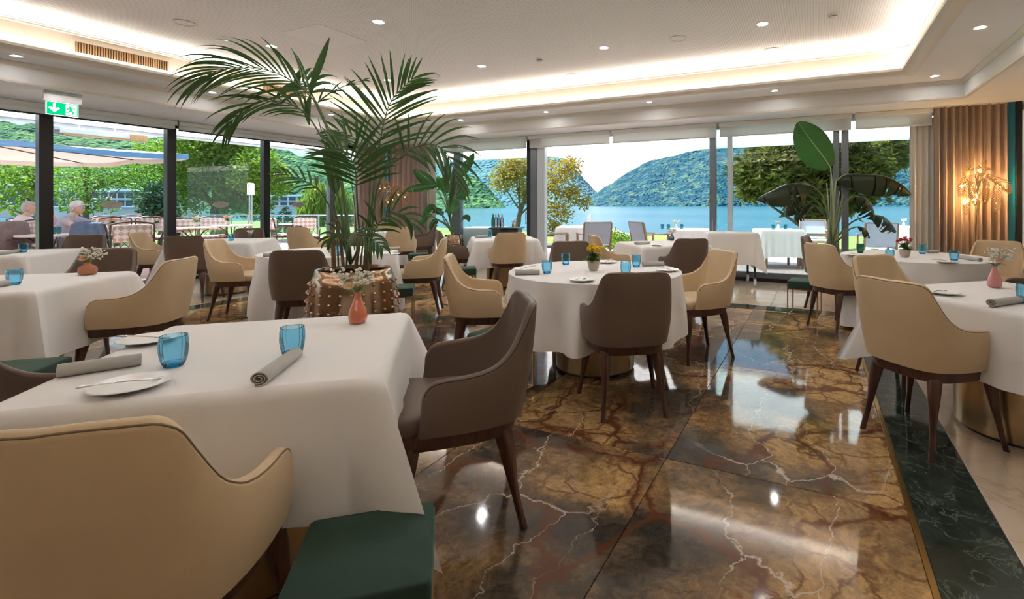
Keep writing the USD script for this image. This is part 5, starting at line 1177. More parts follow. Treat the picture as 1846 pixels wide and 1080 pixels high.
hill('far_mountain', 'pale blue haze-tinted mountain across the lake left of the gap of sky', [(560, 300), (700, 284), (832, 272), (900, 268), (985, 282), (1022, 288), (1046, 314), (1072, 343), (1095, 360), (1130, 373)], 2300, 3000, 14, 60, 'forest_far_hazed', seed=3)
hill('forest_hill', 'steep blue-green haze-tinted forested hill across the lake on the right', [(1020, 373), (1045, 369), (1070, 353), (1090, 338), (1130, 313), (1180, 291), (1240, 275), (1300, 260), (1400, 248), (1520, 244), (1640, 256), (1760, 275), (1950, 300), (2200, 320)], 900, 1350, 6, 13, 'forest_hazed', 420, 110, .9, 5)
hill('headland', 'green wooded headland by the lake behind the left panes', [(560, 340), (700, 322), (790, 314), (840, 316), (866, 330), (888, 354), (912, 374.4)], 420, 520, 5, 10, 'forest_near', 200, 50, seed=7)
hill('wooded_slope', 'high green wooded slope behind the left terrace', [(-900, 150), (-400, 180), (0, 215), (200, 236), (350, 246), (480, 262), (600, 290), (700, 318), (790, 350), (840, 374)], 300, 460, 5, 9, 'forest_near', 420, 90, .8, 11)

# ------------------------------------------------------------------ trees
def tree(name, label, base, h, blobs, nleaf, size, leaf, trunk_r, seed, lean=(0, 0), aspect=.45, hang=0.0, group=None, bare=0.3):
    """blobs: (dx, dy, z, rx, ry, rz) crown lumps; leaves sit through their outer shells"""
    q = np.random.RandomState(seed); t = thing(name, label, 'tree', tuple(base), 0, group)
    top = np.array([lean[0], lean[1], h * .72]); tr = curve([(0, 0, -.3), (lean[0] * .2, lean[1] * .2, h * .25), (lean[0] * .6, lean[1] * .6, h * .5), top], 14)
    obj('trunk', MB().tube(tr, np.linspace(trunk_r, trunk_r * .35, 14) * (1 + .12 * np.sin(np.arange(14) * 2.1)), 10), 'bark', t, 60)
    for b in blobs:
        s = tr[int(4 + q.randint(8))]; e = np.array(b[:3]); m_ = (s + e) / 2 + (q.rand(3) - .5) * .2 * np.array(b[3:])
        obj('branch', MB().tube(curve([s, m_, e], 9), np.linspace(trunk_r * .32, trunk_r * .06, 9), 6), 'bark', t, 60)
    vol = np.array([b[3] * b[4] * b[5] for b in blobs]) ** .67; cnt = (nleaf * vol / vol.sum()).astype(int)
    V, F = [], []; n = 0
    for b, c in zip(blobs, cnt):
        d = q.randn(c, 3); d /= np.linalg.norm(d, axis=1, keepdims=True); r = (bare + (1 - bare) * q.rand(c)) ** .6
        lump = .72 + .5 * meshkit.fbm(d * 2.2 + seed + b[0], 3, seed)
        p = np.array(b[:3]) + d * (r * lump)[:, None] * np.array(b[3:])
        if hang: p[:, 2] -= hang * q.rand(c)
        ax = q.randn(c, 3); ax[:, 2] *= .5; ax += d * .6
        if hang: ax = np.array([0, 0, -1.0]) + .25 * q.randn(c, 3)
        ax /= np.linalg.norm(ax, axis=1, keepdims=True); sd = np.cross(ax, q.randn(c, 3)); sd /= np.linalg.norm(sd, axis=1, keepdims=True)
        s = size * (.6 + .8 * q.rand(c))[:, None]; nn = np.cross(ax, sd)
        v = np.stack([p, p + ax * s * .5 + sd * s * aspect * .5 + nn * s * .08, p + ax * s, p + ax * s * .5 - sd * s * aspect * .5 + nn * s * .08], 1).reshape(-1, 3)
        V.append(v); F.append(np.arange(c)[:, None] * 4 + np.array([[0, 1, 2, 3]]) + n); n += len(v)
    obj('foliage', MB().add(np.vstack(V), np.vstack(F)), leaf, t, False, kind='stuff')
    return t
def gnd(u, d, z=-.15): p = atd(u, 370, d); return np.array([p[0], p[1], z])
def W(u, v, d): return atd(u, v, d)
def blobs_at(base, lst):
    """(u, v, depth, rx, ry, rz)"""
    return [(*(W(u, v, d) - base), rx, ry, rz) for u, v, d, rx, ry, rz in lst]
b = gnd(1462, 15.5, -.3)
tree('magnolia_tree', 'dark glossy magnolia tree outside behind the banana-leaved plant', b, 3.6, blobs_at(b, [(1385, 300, 15, .95, .9, .75), (1430, 280, 15, 1.0, .9, .7), (1350, 310, 15.5, .6, .6, .5), (1480, 300, 15.5, 1.0, 1.0, .9), (1440, 345, 15.5, .9, .9, .7), (1540, 285, 15, 1.0, .9, .7), (1590, 280, 15.5, .75, .8, .55), (1560, 330, 15, .8, .8, .7), (1520, 355, 15.5, .8, .8, .6), (1350, 345, 16, .45, .5, .3), (1395, 335, 16, .7, .7, .5), (1470, 250, 15, 1.4, 1.2, .5), (1600, 258, 15.5, .8, .8, .4), (1475, 375, 15.5, .6, .6, .5), (1465, 400, 15.5, .35, .35, .35)]), 13000, .26, 'leaf_magnolia', .22, 3, aspect=.36, bare=.2)
b = gnd(930, 24, -.35)
tree('lakeside_tree', 'slender autumn-yellow tree beside the grey post at the water', b, 4.2, blobs_at(b, [(1005, 320, 23, 1.0, .9, 1.0), (1030, 300, 23, .55, .6, .5), (1005, 380, 23, .8, .7, .9), (1035, 350, 23, .5, .6, .5), (1055, 365, 23, .35, .4, .3), (935, 310, 24, 1.2, 1.0, .9), (905, 325, 24, .7, .8, .7), (955, 345, 24, .7, .7, .7), (1000, 415, 23, .5, .5, .4), (925, 300, 24, .8, .8, .6)]), 5200, .16, 'leaf_autumn', .16, 5, lean=(.9, .2), aspect=.5, bare=.05)
b = gnd(395, 19, -.2)
tree('chestnut_tree', 'large bright green leafy tree between the second and third black posts', b, 6.0, blobs_at(b, [(345, 275, 18, 1.2, 1.2, 1.0), (400, 265, 18, 1.3, 1.2, .9), (440, 285, 18, 1.0, 1.0, 1.0), (350, 320, 18.5, 1.0, 1.0, .9), (430, 330, 18, 1.0, .9, .8), (395, 300, 18, 1.1, 1.0, .9), (465, 310, 17, .9, .9, .9), (340, 360, 19, .7, .7, .8), (425, 365, 18.5, .8, .8, .5), (490, 330, 18, .7, .7, .7), (300, 290, 19, 1.2, 1.2, .9), (395, 235, 18, 2.0, 1.6, .8), (462, 370, 18, .6, .6, .6)]), 26000, .135, 'leaf_bright', .33, 7, aspect=.5, bare=.1)
b = gnd(155, 17, -.2)
tree('maple_tree', 'loose green tree with dark branches behind the terrace guests', b, 4.6, blobs_at(b, [(110, 320, 17, .9, .9, .5), (150, 330, 16.5, .9, .8, .45), (195, 310, 17, 1.0, .9, .5), (250, 305, 17, 1.0, .9, .6), (120, 355, 17, .6, .6, .35), (165, 370, 17, .9, .8, .35), (270, 345, 17, .6, .7, .7), (230, 325, 18, .8, .8, .3)]), 3600, .11, 'leaf_green', .12, 9, aspect=.55, bare=.1)
b = gnd(70, 15, -.2)
tree('slim_tree', 'slim trunk with pale leafy branches left of the first black post', b, 5.2, blobs_at(b, [(20, 325, 15, 1.1, 1.0, .5), (50, 345, 15, .7, .7, .4), (0, 370, 15, .8, .8, .4), (40, 300, 15, .9, .9, .5)]), 1300, .15, 'leaf_bright', .13, 11, aspect=.5, bare=.05)
b = gnd(572, 34, -.4)
tree('willow_tree', 'weeping willow beside the grey corner post', b, 5.0, blobs_at(b, [(570, 345, 34, 1.1, 1.0, .9), (560, 365, 34, .9, .9, .8), (585, 365, 34, .8, .9, .9), (575, 330, 34, .7, .8, .5), (548, 360, 34, .5, .6, .6), (610, 345, 35, .9, .9, 1.1), (625, 370, 35, .6, .7, .8)]), 5200, .42, 'leaf_willow', .18, 13, aspect=.16, hang=1.1, bare=.1)
b = gnd(514, 22, -.25)
tree('small_conifer', 'small dark conifer by the glass railing', b, 1.35, [(0, 0, .3, .62, .62, .3), (0, 0, .65, .45, .45, .28), (0, 0, .95, .3, .3, .25), (0, 0, 1.2, .16, .16, .2)], 1500, .12, 'leaf_conifer', .05, 15, aspect=.35, bare=.2)
b = gnd(288, 14.5, -.15)
tree('bay_shrub', 'dark green shrub left of the second black post', b, 2.0, blobs_at(b, [(285, 358, 14.5, .45, .45, .55), (295, 385, 14.5, .35, .35, .45), (278, 372, 14.5, .35, .35, .4)]), 1500, .13, 'leaf_conifer', .06, 17, aspect=.5, bare=.2)
for k, (u, d, n, s_, m, lab) in enumerate([(1105, 14.2, 900, .55, 'leaf_bright', 'flowering bush on the lawn before the lake'), (1132, 13.6, 600, .40, 'leaf_green', 'low green bush right of the flowering one'), (845, 12.5, 900, .55, 'leaf_bright', 'yellow-green bush behind the left lake pane')]):
    b = gnd(u, d, -.2); t = thing('garden_bush', lab, 'bush', tuple(b)); q = np.random.RandomState(40 + k); mb = MB(); V = []; 
    for j in range(n):
        a = q.rand() * 6.28; r = s_ * math.sqrt(q.rand()); hgt = (.2 + .75 * q.rand()) * (s_ * 1.35 - r * .6); p = np.array([r * math.cos(a), r * math.sin(a), max(.02, hgt)]); dv = np.array([math.cos(a) * .5, math.sin(a) * .5, 1]) + .5 * q.randn(3); dv /= np.linalg.norm(dv); sd = np.cross(dv, q.randn(3)); sd /= np.linalg.norm(sd); l = .10 + .08 * q.rand()
        mb.add(np.array([p, p + dv * l * .5 + sd * l * .2, p + dv * l, p + dv * l * .5 - sd * l * .2]), np.array([[0, 1, 2, 3]]))
    obj('foliage', mb, m, t, False, kind='stuff')
    if k == 0:
        fb = MB()
        for j in range(120):
            a = q.rand() * 6.28; r = s_ * math.sqrt(q.rand()); fb.ball((r * math.cos(a), r * math.sin(a), s_ * 1.2 - r * .4 + .1 * q.rand()), .018, 0)
        obj('pale_blossom', fb, 'petal_white', t, False, kind='stuff')
gb = MB(); q = np.random.RandomState(71); N_ = 9000
uu = 1085 + q.rand(N_) * 62; dd = 11.3 + 9 * q.rand(N_) ** 1.5; V = []
for u, d in zip(uu, dd):
    p = gnd(u, d, -.15 - .012 * max(0, d - 10)); h_ = .05 + .08 * q.rand(); l = q.randn(2) * .03; V.append([p, p + [.008, 0, 0], p + [l[0], l[1], h_]])
tag(obj('grass_tuft', MB().add(np.array(V).reshape(-1, 3), np.arange(3 * N_).reshape(-1, 3)), 'grass_blade', None, False), 'sunlit grass blades on the lawn before the lake', 'grass', kind='stuff')

# ------------------------------------------------------------------ far buildings on the left
def building(label, u0, u1, d, v_top, v_bot, nwin, storeys, roof=.35):
    a, b_ = atd(u0, v_bot, d), atd(u1, v_bot, d); zt = atd(u0, v_top, d)[2]; z0 = min(-1.54, a[2]); L = np.linalg.norm((b_ - a)[:2]); rz = math.degrees(math.atan2(b_[1] - a[1], b_[0] - a[0]))
    t = thing('lakeside_building', label, 'building', (a[0], a[1], z0), rz); Hh = zt - z0
    obj('wall', MB().bx(0, L, 0, 9, 0, Hh), 'render_wall', t, False)
    obj('flat_roof', MB().bx(-.8, L + .8, -1.2, 9.5, Hh, Hh + roof), 'white_paint', t, False)
    vis = zt - a[2]
    for s in range(storeys):
        zz = Hh - vis * (s + 1) / storeys + vis * .12 / storeys
        obj('balcony_slab', MB().bx(-.4, L + .4, -1.0, 0, zz - .25, zz - .05), 'white_paint', t, False)
        for k in range(nwin):
            x0 = L * (k + .12) / nwin; x1 = L * (k + .88) / nwin
            obj('window', MB().bx(x0, x1, -.06, .02, zz, zz + vis / storeys * .72), 'dark_window', t, False)
    return t
building('long pale building with dark windows behind the maple tree', 92, 300, 95, 345, 373, 14, 2)
building('low white flat-roofed pavilion across the water left of the willow', 488, 566, 285, 354, 371, 5, 2, .9)
building('white villa behind the slim tree at the left edge', -60, 66, 110, 335, 372, 7, 2)
t = thing('glass_railing', 'glass balustrade along the far edge of the terrace', 'railing', (0, 0, 0))
rp = [gnd(300, 17.0), gnd(470, 16.6), gnd(640, 16.4)]
R_ = curve([p * [1, 1, 0] + [0, 0, .86] for p in rp], 12)
obj('handrail', MB().tube(R_, .018, 8), 'steel', t)
for k in range(11):
    a, b_ = R_[k], R_[k + 1]; d = (b_ - a) / np.linalg.norm(b_ - a); R2 = np.array([[d[0], -d[1], 0], [d[1], d[0], 0], [0, 0, 1.0]])
    obj('glass_panel', MB().box((a + b_) / 2 * [1, 1, 0] + [0, 0, .42], (np.linalg.norm(b_ - a) - .06, .012, .78), R2), 'window_glass', t, False)
    obj('baluster', MB().bx(a[0] - .02, a[0] + .02, a[1] - .02, a[1] + .02, -.1, .86), 'steel', t, False)

# stickers on the left panes
for k, u in enumerate((202, 398, 538)):
    c = atx(u, 369, XL + .014); th = np.linspace(0, 2 * np.pi, 33)[:-1]; o = np.column_stack([np.zeros(32), .135 * np.cos(th), .052 * np.sin(th) * (1 + .08 * np.cos(4 * th))]) + c
    obj('oval_sticker', MB().layers([o, o - [.002, 0, 0]]), 'grey_linen', w1, False, label='grey oval sticker on the pane')
    obj('sticker_mark', MB().tube(curve([c + [.004, -.035, .02], c + [.004, -.01, -.015], c + [.004, .012, .018], c + [.004, .04, .008]], 10), .003, 5), 'stone_pot', w1, False)

# ------------------------------------------------------------------ terrace furniture on the left
def iron_chair(label, u, d, az, first=[]):
    p = gnd(u, d, -.035)
    if first: return dup(first[0], p, -az, label)
    t = thing('terrace_chair', label, 'garden chair', p, -az, 'iron terrace chairs with diamond cushions'); first.append(t)
    w, dp, sh, bh = .27, .25, .44, .91
    fr = MB()
    for s in (-1, 1):
        obj('back_post', MB().tube(curve([(s * w, -dp, 0), (s * w * .98, -dp + .03, .42), (s * w, -dp - .03, .8), (s * w * .98, -dp - .06, bh)], 12), .014, 7), 'iron', t)
        obj('front_leg', MB().tube(curve([(s * w, dp + .02, 0), (s * w * .94, dp - .02, .2), (s * w, dp, .44), (s * w * 1.02, dp - .02, .64)], 10), .013, 7), 'iron', t)
        obj('arm', MB().tube(curve([(s * w, -dp, .66), (s * w * 1.06, 0, .68), (s * w * 1.02, dp + .03, .64), (s * w, dp + .05, .60)], 10), .012, 7), 'iron', t)
    obj('top_rail', MB().tube(curve([(-w, -dp - .06, bh), (-w * .5, -dp - .065, bh + .035), (0, -dp - .065, bh + .045), (w * .5, -dp - .065, bh + .035), (w, -dp - .06, bh)], 14), .014, 7), 'iron', t)
    obj('seat_rail', MB().bx(-w, w, -dp, dp, sh - .03, sh - .005, .005), 'iron', t, False)
    for k in range(-2, 3):
        for s in (-1, 1):
            x0 = k * .1; obj('lattice_bar', MB().tube([(np.clip(x0 - s * .1, -w, w), -dp + .02, .47), (np.clip(x0 + s * .1, -w, w), -dp - .02, .72)], .006, 5), 'iron', t)
    obj('mid_rail', MB().tube([(-w, -dp - .02, .72), (w, -dp - .02, .72)], .009, 6), 'iron', t)
    obj('back_cushion', MB().box((0, -dp + .0, .76), (.50, .07, .30), None, .03), 'diamond_print', t, 50)
    obj('seat_cushion', MB().box((0, 0.01, sh + .03), (.52, .48, .07), None, .03), 'diamond_print', t, 50)
    return t
for lab, u, d, az in [('dark terrace chair in the shade right of the terracotta vase', 238, 8.35, -70), ('terrace chair left of the pink flowers behind the dark one', 206, 11.0, 115), ('terrace chair with red cushion in front of the bay shrub', 268, 11.6, 120), ('terrace chair just right of the second black post', 327, 11.2, -60),
    ('terrace chair behind the white marble table between the posts', 384, 12.0, 118), ('pale terrace chair seen from the side right of the third black post', 512, 12.6, 20), ('terrace chair by the glass railing left of the corner post', 552, 12.2, 120), ('white cushioned terrace chair behind the cap wearer', 186, 12.2, 120), ('terrace chair at the left edge beside the brown coat', 60, 11.2, -40), ('terrace chair farther back behind the pink flowers', 232, 13.0, 118)]:
    iron_chair(lab, u, d, az)
def bistro(label, u, d, first=[]):
    p = gnd(u, d, -.035)
    if first: return dup(first[0], p, RNG.uniform(0, 90), label)
    t = thing('terrace_table', label, 'garden table', p, 0, 'stone topped terrace tables'); first.append(t)
    obj('stone_top', MB().lathe([(.001, .715), (.40, .715), (.412, .722), (.412, .738), (.40, .745), (.001, .745)], 48), 'terrace_stone', t, 40)
    for k in range(4):
        a = k * math.pi / 2; c, s = math.cos(a), math.sin(a)
        obj('scroll_leg', MB().tube([(r * c, r * s, z) for r, z in curve([(.34, 0), (.24, .06), (.12, .25), (.06, .42), (.14, .58), (.28, .70)], 18)], .012, 7), 'iron', t)
    return t
TB = {}
for lab, u, d in [('terrace table with orange flowers behind the dark chair', 204, 9.6), ('terrace table in front of the two seated guests', 92, 8.15), ('terrace table with orange flowers right of the second black post', 350, 10.9), ('terrace table with curved legs left of the patio heater', 420, 12.0), ('terrace table with pink flowers by the bay shrub', 283, 10.1), ('white terrace table by the glass railing', 535, 13.0)]:
    bistro(lab, u, d); TB[u] = d
def zt(u, d): return gnd(u, d, .711)
for lab, u, d, col, sd in [('orange flowers in a white pot beside the cap wearer', 177, 9.4, 'orange', 51), ('orange flowers on the terrace table behind the dark chair', 203, 9.6, 'orange', 52), ('orange flowers on the table right of the second black post', 354, 10.9, 'orange', 53), ('orange flowers left of the patio heater', 410, 12.0, 'orange', 54), ('pink flowers in a blue-grey pot by the second black post', 283, 10.1, 'pink', 55), ('pink flowers farther back on the terrace', 251, 12.6, 'pink', 56)]:
    p = zt(u, d); flowerpot(lab, p, .06, .11, col, sd, 12, .12, .085)
bistro('far terrace table under the pink flowers', 251, 12.6)
for lab, u, d in [('small blue tumbler on the guests\' terrace table', 96, 8.2), ('second blue tumbler on the guests\' terrace table', 106, 8.3)]: tumbler(lab, zt(u, d), 'teal_glass', .12, .036)
# parasol, heater bar, patio heater
pc = np.array([-13.95, 3.35, 0]); t = thing('parasol', 'large cream square parasol with a blue band over the left terrace', 'parasol', (pc[0], pc[1], 0))
hw = 2.3; zc, ze = 2.40, 2.24
cor = [(-hw, -hw), (0, -hw * 1.02), (hw, -hw), (hw * 1.02, 0), (hw, hw), (0, hw * 1.02), (-hw, hw), (-hw * 1.02, 0)]
for k in range(8):
    a, b_ = np.array(cor[k]), np.array(cor[(k + 1) % 8]); rows = []
    for i in range(7):
        f = i / 6; rows.append([np.array([*(a * f * (1 - g) + b_ * f * g), zc + (ze - zc) * f - .05 * math.sin(math.pi * g) * f * f]) for g in np.linspace(0, 1, 7)])
    A = np.array(rows); mb = MB().grid(A).grid((A - [0, 0, .006])[:, ::-1]); obj('canopy_panel', mb, 'parasol_cloth', t, 60)
    e = A[-1]; obj('valance', MB().grid(np.array([e, e - [0, 0, .10]])).grid(np.array([e * [.996, .996, 1], e * [.996, .996, 1] - [0, 0, .10]])[:, ::-1]), 'parasol_blue' if k in (2, 3) else 'parasol_cloth', t, 60)
    obj('rib', MB().tube([(0, 0, zc - .03), (a[0], a[1], ze - .02)], .011, 6), 'dark_metal', t)
obj('hub', MB().tube([(0, 0, zc - .08), (0, 0, zc + .14)], .035, 12), 'dark_metal', t); obj('arm', MB().tube(curve([(0, 0, zc + .12), (0, -1.4, zc + .30), (0, -2.7, zc + .36), (0, -2.9, zc + .1)], 14), .03, 10), 'dark_metal', t); obj('mast', MB().tube([(0, -2.9, -.03), (0, -2.9, zc + .2)], .04, 12), 'dark_metal', t); obj('base', MB().bx(-.4, .4, -3.3, -2.5, -.035, .03, .01), 'dark_metal', t, False)
hb0, hb1 = atx(95, 236, -10.55), atx(262, 250, -10.55); zz = (hb0[2] + hb1[2]) / 2 + .0
t = thing('radiant_heater', 'long radiant heater bar with brown ends hanging outside under the roof', 'heater', (hb0[0], hb0[1], zz)); L = hb1[1] - hb0[1]
obj('housing', MB().bx(-.07, .07, .06, L - .22, -.035, .05, .01), 'frame_pale', t, False); obj('wooden_end', MB().bx(-.075, .075, L - .24, L, -.045, .055, .006), 'grille_wood', t, False); obj('end_cap', MB().tube([(0, .0, .01), (0, .10, .01)], .06, 14), 'frame_grey', t, False); obj('reflector', MB().bx(-.075, .075, .1, L - .26, -.05, -.035), 'grille_wood', t, False)
for y in (.3, L - .4): obj('hanger', MB().tube([(0, y, .04), (0, y, 2.53 - zz)], .008, 6), 'steel', t)
p = gnd(452, 12.6, -.035); t = thing('patio_heater', 'slim steel patio heater standing on the terrace left of the third black post', 'patio heater', p)
zt0 = atd(452, 330, 12.6)[2] + .035; zt1 = atd(452, 352, 12.6)[2] + .035
obj('foot', MB().lathe([(.001, 0), (.20, 0), (.20, .03), (.001, .05)], 28), 'steel', t); obj('pole', MB().tube([(0, 0, .03), (0, 0, zt1 + .02)], .045, 16), 'steel', t); obj('head', MB().lathe([(.05, zt1), (.082, zt1 + .01), (.082, zt0 - .02), (.06, zt0), (.001, zt0)], 24), 'white_paint', t)
# coat over a chair at the left edge
p = gnd(24, 8.0, -.035); t = thing('coat', 'brown coat hung over a terrace chair at the left edge', 'coat', p, -45)
th = np.linspace(0, 2 * np.pi, 49)[:-1]; rings = []
for z, k in ((.40, 1.12), (.55, 1.06), (.70, 1.0), (.84, .95), (.93, .88), (.965, .7), (.975, .35)):
    f = 1 + .05 * np.sin(9 * th + 3 * z) * (1.1 - z) + .03 * np.sin(17 * th); rings.append(np.column_stack([.31 * k * f * np.cos(th), .13 * k * f * np.sin(th), np.full(48, z)]))
obj('draped_cloth', MB().layers(rings), 'coat_brown', t, 60); iron_chair('terrace chair under the brown coat', 24, 8.02, 45)
p = gnd(193, 8.35, -.035) - FWD * .27 - RGT * .05; t = thing('jacket', 'blue denim jacket over the chair behind the terracotta vase', 'jacket', p, 25)
obj('draped_cloth', MB().layers([r * [.92, .8, .985] for r in rings]), 'denim', t, 60); iron_chair('terrace chair under the denim jacket', 193, 8.40, -25)

# ------------------------------------------------------------------ people on the terrace
def body(bones, res=.022):
    """one continuous figure from (joint, radius, joint, radius) bones"""
    ms = []
    for a, ra, b_, rb in bones:
        pts = []
        for c, r in ((a, ra), (b_, rb)):
            m = trimesh.creation.icosphere(subdivisions=2, radius=r); pts.append(np.array(m.vertices) + np.array(c, float))
        ms.append(manifold3d.Manifold.hull_points(np.vstack(pts)))
    M_ = manifold3d.Manifold.batch_boolean(ms, manifold3d.OpType.Add).refine_to_length(res)
    g = M_.to_mesh(); tm = trimesh.Trimesh(np.array(g.vert_properties[:, :3]), np.array(g.tri_verts), process=True)
    return trimesh.smoothing.filter_taubin(tm, iterations=8)
def person(label, loc, rz, lean, head_turn, arms, shirt, hair, cap=None, longhair=False):
    """seated, facing +y; lean: forward shift of the shoulders; arms: (elbow, wrist) for left (-x) and right"""
    t = thing('person', label, 'person', loc, rz)
    hip = np.array([0, 0, .50]); ch = np.array([0, lean * .62, .80]); nk = np.array([0, lean, 1.02]); hd = nk + np.array([head_turn * .04, .04 + lean * .25, .155])
    B = [(hip + [-.09, 0, 0], .115, hip + [.09, 0, 0], .115), (hip, .14, ch, .14), (ch, .14, nk + [0, -.02, -.09], .11), (nk + [-.15, 0, -.07], .062, nk + [.15, 0, -.07], .062), (nk + [0, 0, -.05], .058, hd - [0, .02, .06], .048)]
    B += [(hd + [0, -.015, .03], .088, hd + [0, .0, -.03], .072), (hd + [0, .03, -.07], .042, hd + [0, .0, -.03], .066), (hd + [0, .082, -.012], .012, hd + [0, .095, -.035], .015), (hd + [-.085, -.01, -.02], .014, hd + [-.086, -.01, .01], .016), (hd + [.085, -.01, -.02], .014, hd + [.086, -.01, .01], .016)]
    legs_ = []
    for s in (-1, 1):
        kn = np.array([s * .13, .43, .51]); an = np.array([s * .12, .40, .09])
        legs_ += [(hip + [s * .09, .02, 0], .095, kn, .066), (kn, .066, an, .042), (an - [0, 0, .04], .038, an + [0, .15, -.055], .032)]
    sl = []
    for s, (el, wr) in zip((-1, 1), arms):
        sh = nk + [s * .175, 0, -.075]; el, wr = np.array(el, float), np.array(wr, float); d = (wr - el) / np.linalg.norm(wr - el); sd = np.cross(d, UPV); sd /= np.linalg.norm(sd)
        B += [(sh, .058, el, .042), (el, .040, wr, .028), (wr, .026, wr + d * .075, .034)]
        for f in range(4):
            o = wr + d * .085 + sd * (.027 - .018 * f); ln = (.065, .075, .07, .055)[f]; B += [(o, .0095, o + d * ln * .55 - UPV * .006, .0085), (o + d * ln * .55 - UPV * .006, .0085, o + d * ln - UPV * .025, .0075)]
        th_ = wr + d * .03 + sd * s * -.03; B += [(th_, .011, th_ + d * .035 - sd * s * .02, .0095), (th_ + d * .035 - sd * s * .02, .0095, th_ + d * .06 - sd * s * .022, .008)]
        sl += [(sh, .066, sh * .35 + el * .65, .058)]
    bd = obj('body', body(B + legs_, .03), 'skin', t, 60)
    obj('shirt', body([(hip + [-.08, 0, .0], .128, hip + [.08, 0, .0], .128), (hip, .152, ch, .153), (ch, .153, nk + [0, -.02, -.09], .118), (nk + [-.15, 0, -.075], .073, nk + [.15, 0, -.075], .073)] + sl, .04), shirt, bd, 60)
    obj('trousers', body([(a, ra + .013, b_, rb + .013) for a, ra, b_, rb in legs_ if ra > .04] + [(hip + [-.09, 0, -.02], .125, hip + [.09, 0, -.02], .125)], .045), 'trousers', bd, 60)
    for s in (-1, 1): obj('eye', MB().ball(hd + [s * .032, .078, .01], .011, 1), 'white_plastic', bd, True)
    obj('mouth', MB().tube([hd + [-.022, .078, -.058], hd + [0, .086, -.06], hd + [.022, .078, -.058]], .005, 6), 'petal_pink', bd, True)
    hb = [(hd + [0, -.03, .045], .092, hd + [0, -.045, -.01], .085), (hd + [0, .03, .07], .06, hd + [0, -.03, .06], .08)]
    if longhair: hb += [(hd + [0, -.06, -.03], .075, hd + [-.02, -.09, -.17], .055), (hd + [-.07, -.03, 0], .035, hd + [-.075, -.03, -.12], .03), (hd + [.07, -.03, 0], .035, hd + [.075, -.03, -.12], .03)]
    obj('hair', body(hb, .04), hair, bd, 60)
    if cap:
        cp = obj('cap', body([(hd + [0, -.01, .065], .095, hd + [0, -.03, .055], .097), (hd + [0, -.01, .10], .06, hd + [0, -.02, .09], .07)], .04), cap, bd, 60); obj('cap_brim', MB().layers([np.column_stack([.075 * np.cos(th), .06 * np.sin(th) + .085, 0 * th]) + hd + [0, .03, .055], np.column_stack([.073 * np.cos(th), .058 * np.sin(th) + .085, 0 * th]) + hd + [0, .03, .064]]), cap, cp, 40)
    return t
g = gnd(100, 9.4, -.035); person('person in a grey shirt and cap leaning forward over the terrace table', g, 24.7 - 78, .26, 0, [((-.30, .42, .86), (-.12, .66, .80)), ((.30, .48, .86), (.22, .76, .82))], 'shirt_grey', 'hair_grey', 'cap_grey')
iron_chair('terrace chair of the cap wearer', 98, 9.42, -24.7 + 78)
g = gnd(92, 10.7, -.035); person('person with long auburn hair seated behind the first black post', g, 24.7 + 150, .05, 0, [((-.26, .16, .74), (-.16, .40, .78)), ((.26, .16, .74), (.14, .40, .78))], 'shirt_rose', 'hair_auburn', None, True)
iron_chair('terrace chair of the auburn-haired guest', 92, 10.72, -24.7 - 150)
g = gnd(20, 9.6, -.035); person('person with grey hair seated behind the brown coat at the left edge', g, 24.7 - 60, .18, 0, [((-.28, .28, .78), (-.14, .52, .79)), ((.28, .28, .78), (.16, .52, .79))], 'shirt_pale', 'hair_grey')
iron_chair('terrace chair of the grey-haired guest', 20, 9.62, -24.7 + 60)

# ------------------------------------------------------------------ lake terrace furniture
def teak_chair(label, u, d, az, first=[]):
    p = gnd(u, d, -.035)
    if first: return dup(first[0], p, -az, label)
    t = thing('garden_armchair', label, 'garden chair', p, -az, 'wooden garden armchairs with mesh backs'); first.append(t)
    w, dp = .28, .27
    for s in (-1, 1):
        obj('front_leg', MB().bx(s * w - .02, s * w + .02, dp - .04, dp, 0, .64, .004), 'teak', t, False)
        obj('rear_leg', MB().layers([ring_at(rrect(.04, .05, .006, 2) + [s * w, -dp - .03], 0), ring_at(rrect(.04, .05, .006, 2) + [s * w, -dp + .03], .42), ring_at(rrect(.035, .04, .006, 2) + [s * w, -dp - .06], .88)]), 'teak', t, 40)
        obj('armrest', MB().bx(s * w - .03, s * w + .03, -dp, dp + .02, .635, .66, .006), 'teak', t, False)
        obj('side_rail', MB().bx(s * w - .012, s * w + .012, -dp, dp - .03, .38, .43), 'teak', t, False)
    obj('seat', MB().bx(-w, w, -dp + .02, dp - .02, .415, .435, .006), 'mesh_sling', t, False); obj('front_rail', MB().bx(-w, w, dp - .035, dp - .01, .375, .42), 'teak', t, False)
    rows = [[(x, -dp + .02 - .095 * k, .45 + .44 * k) for x in np.linspace(-w + .02, w - .02, 5)] for k in np.linspace(0, 1, 6)]
    A = np.array(rows); obj('mesh_back', MB().grid(A).grid((A - [0, .012, 0])[:, ::-1]), 'mesh_sling', t, False)
    obj('top_rail', MB().bx(-w, w, -dp - .085, -dp - .05, .87, .90, .004), 'teak', t, False)
    return t
for lab, u, d, az in [('wooden armchair outside right of the pale post, turned right', 1000, 10.0, 60), ('wooden armchair outside with its back beside the flowering bush', 1070, 10.0, -40), ('wooden armchair outside left of the grey glass vase', 1172, 10.0, 40), ('wooden armchair outside right of the trolley, turned left', 1470, 9.6, -95), ('wooden armchair outside under the hanging dark leaf', 1580, 9.7, -10), ('wooden armchair outside behind the one right of the trolley', 1470, 11.3, 170)]:
    teak_chair(lab, u, d, az)
_c0 = []
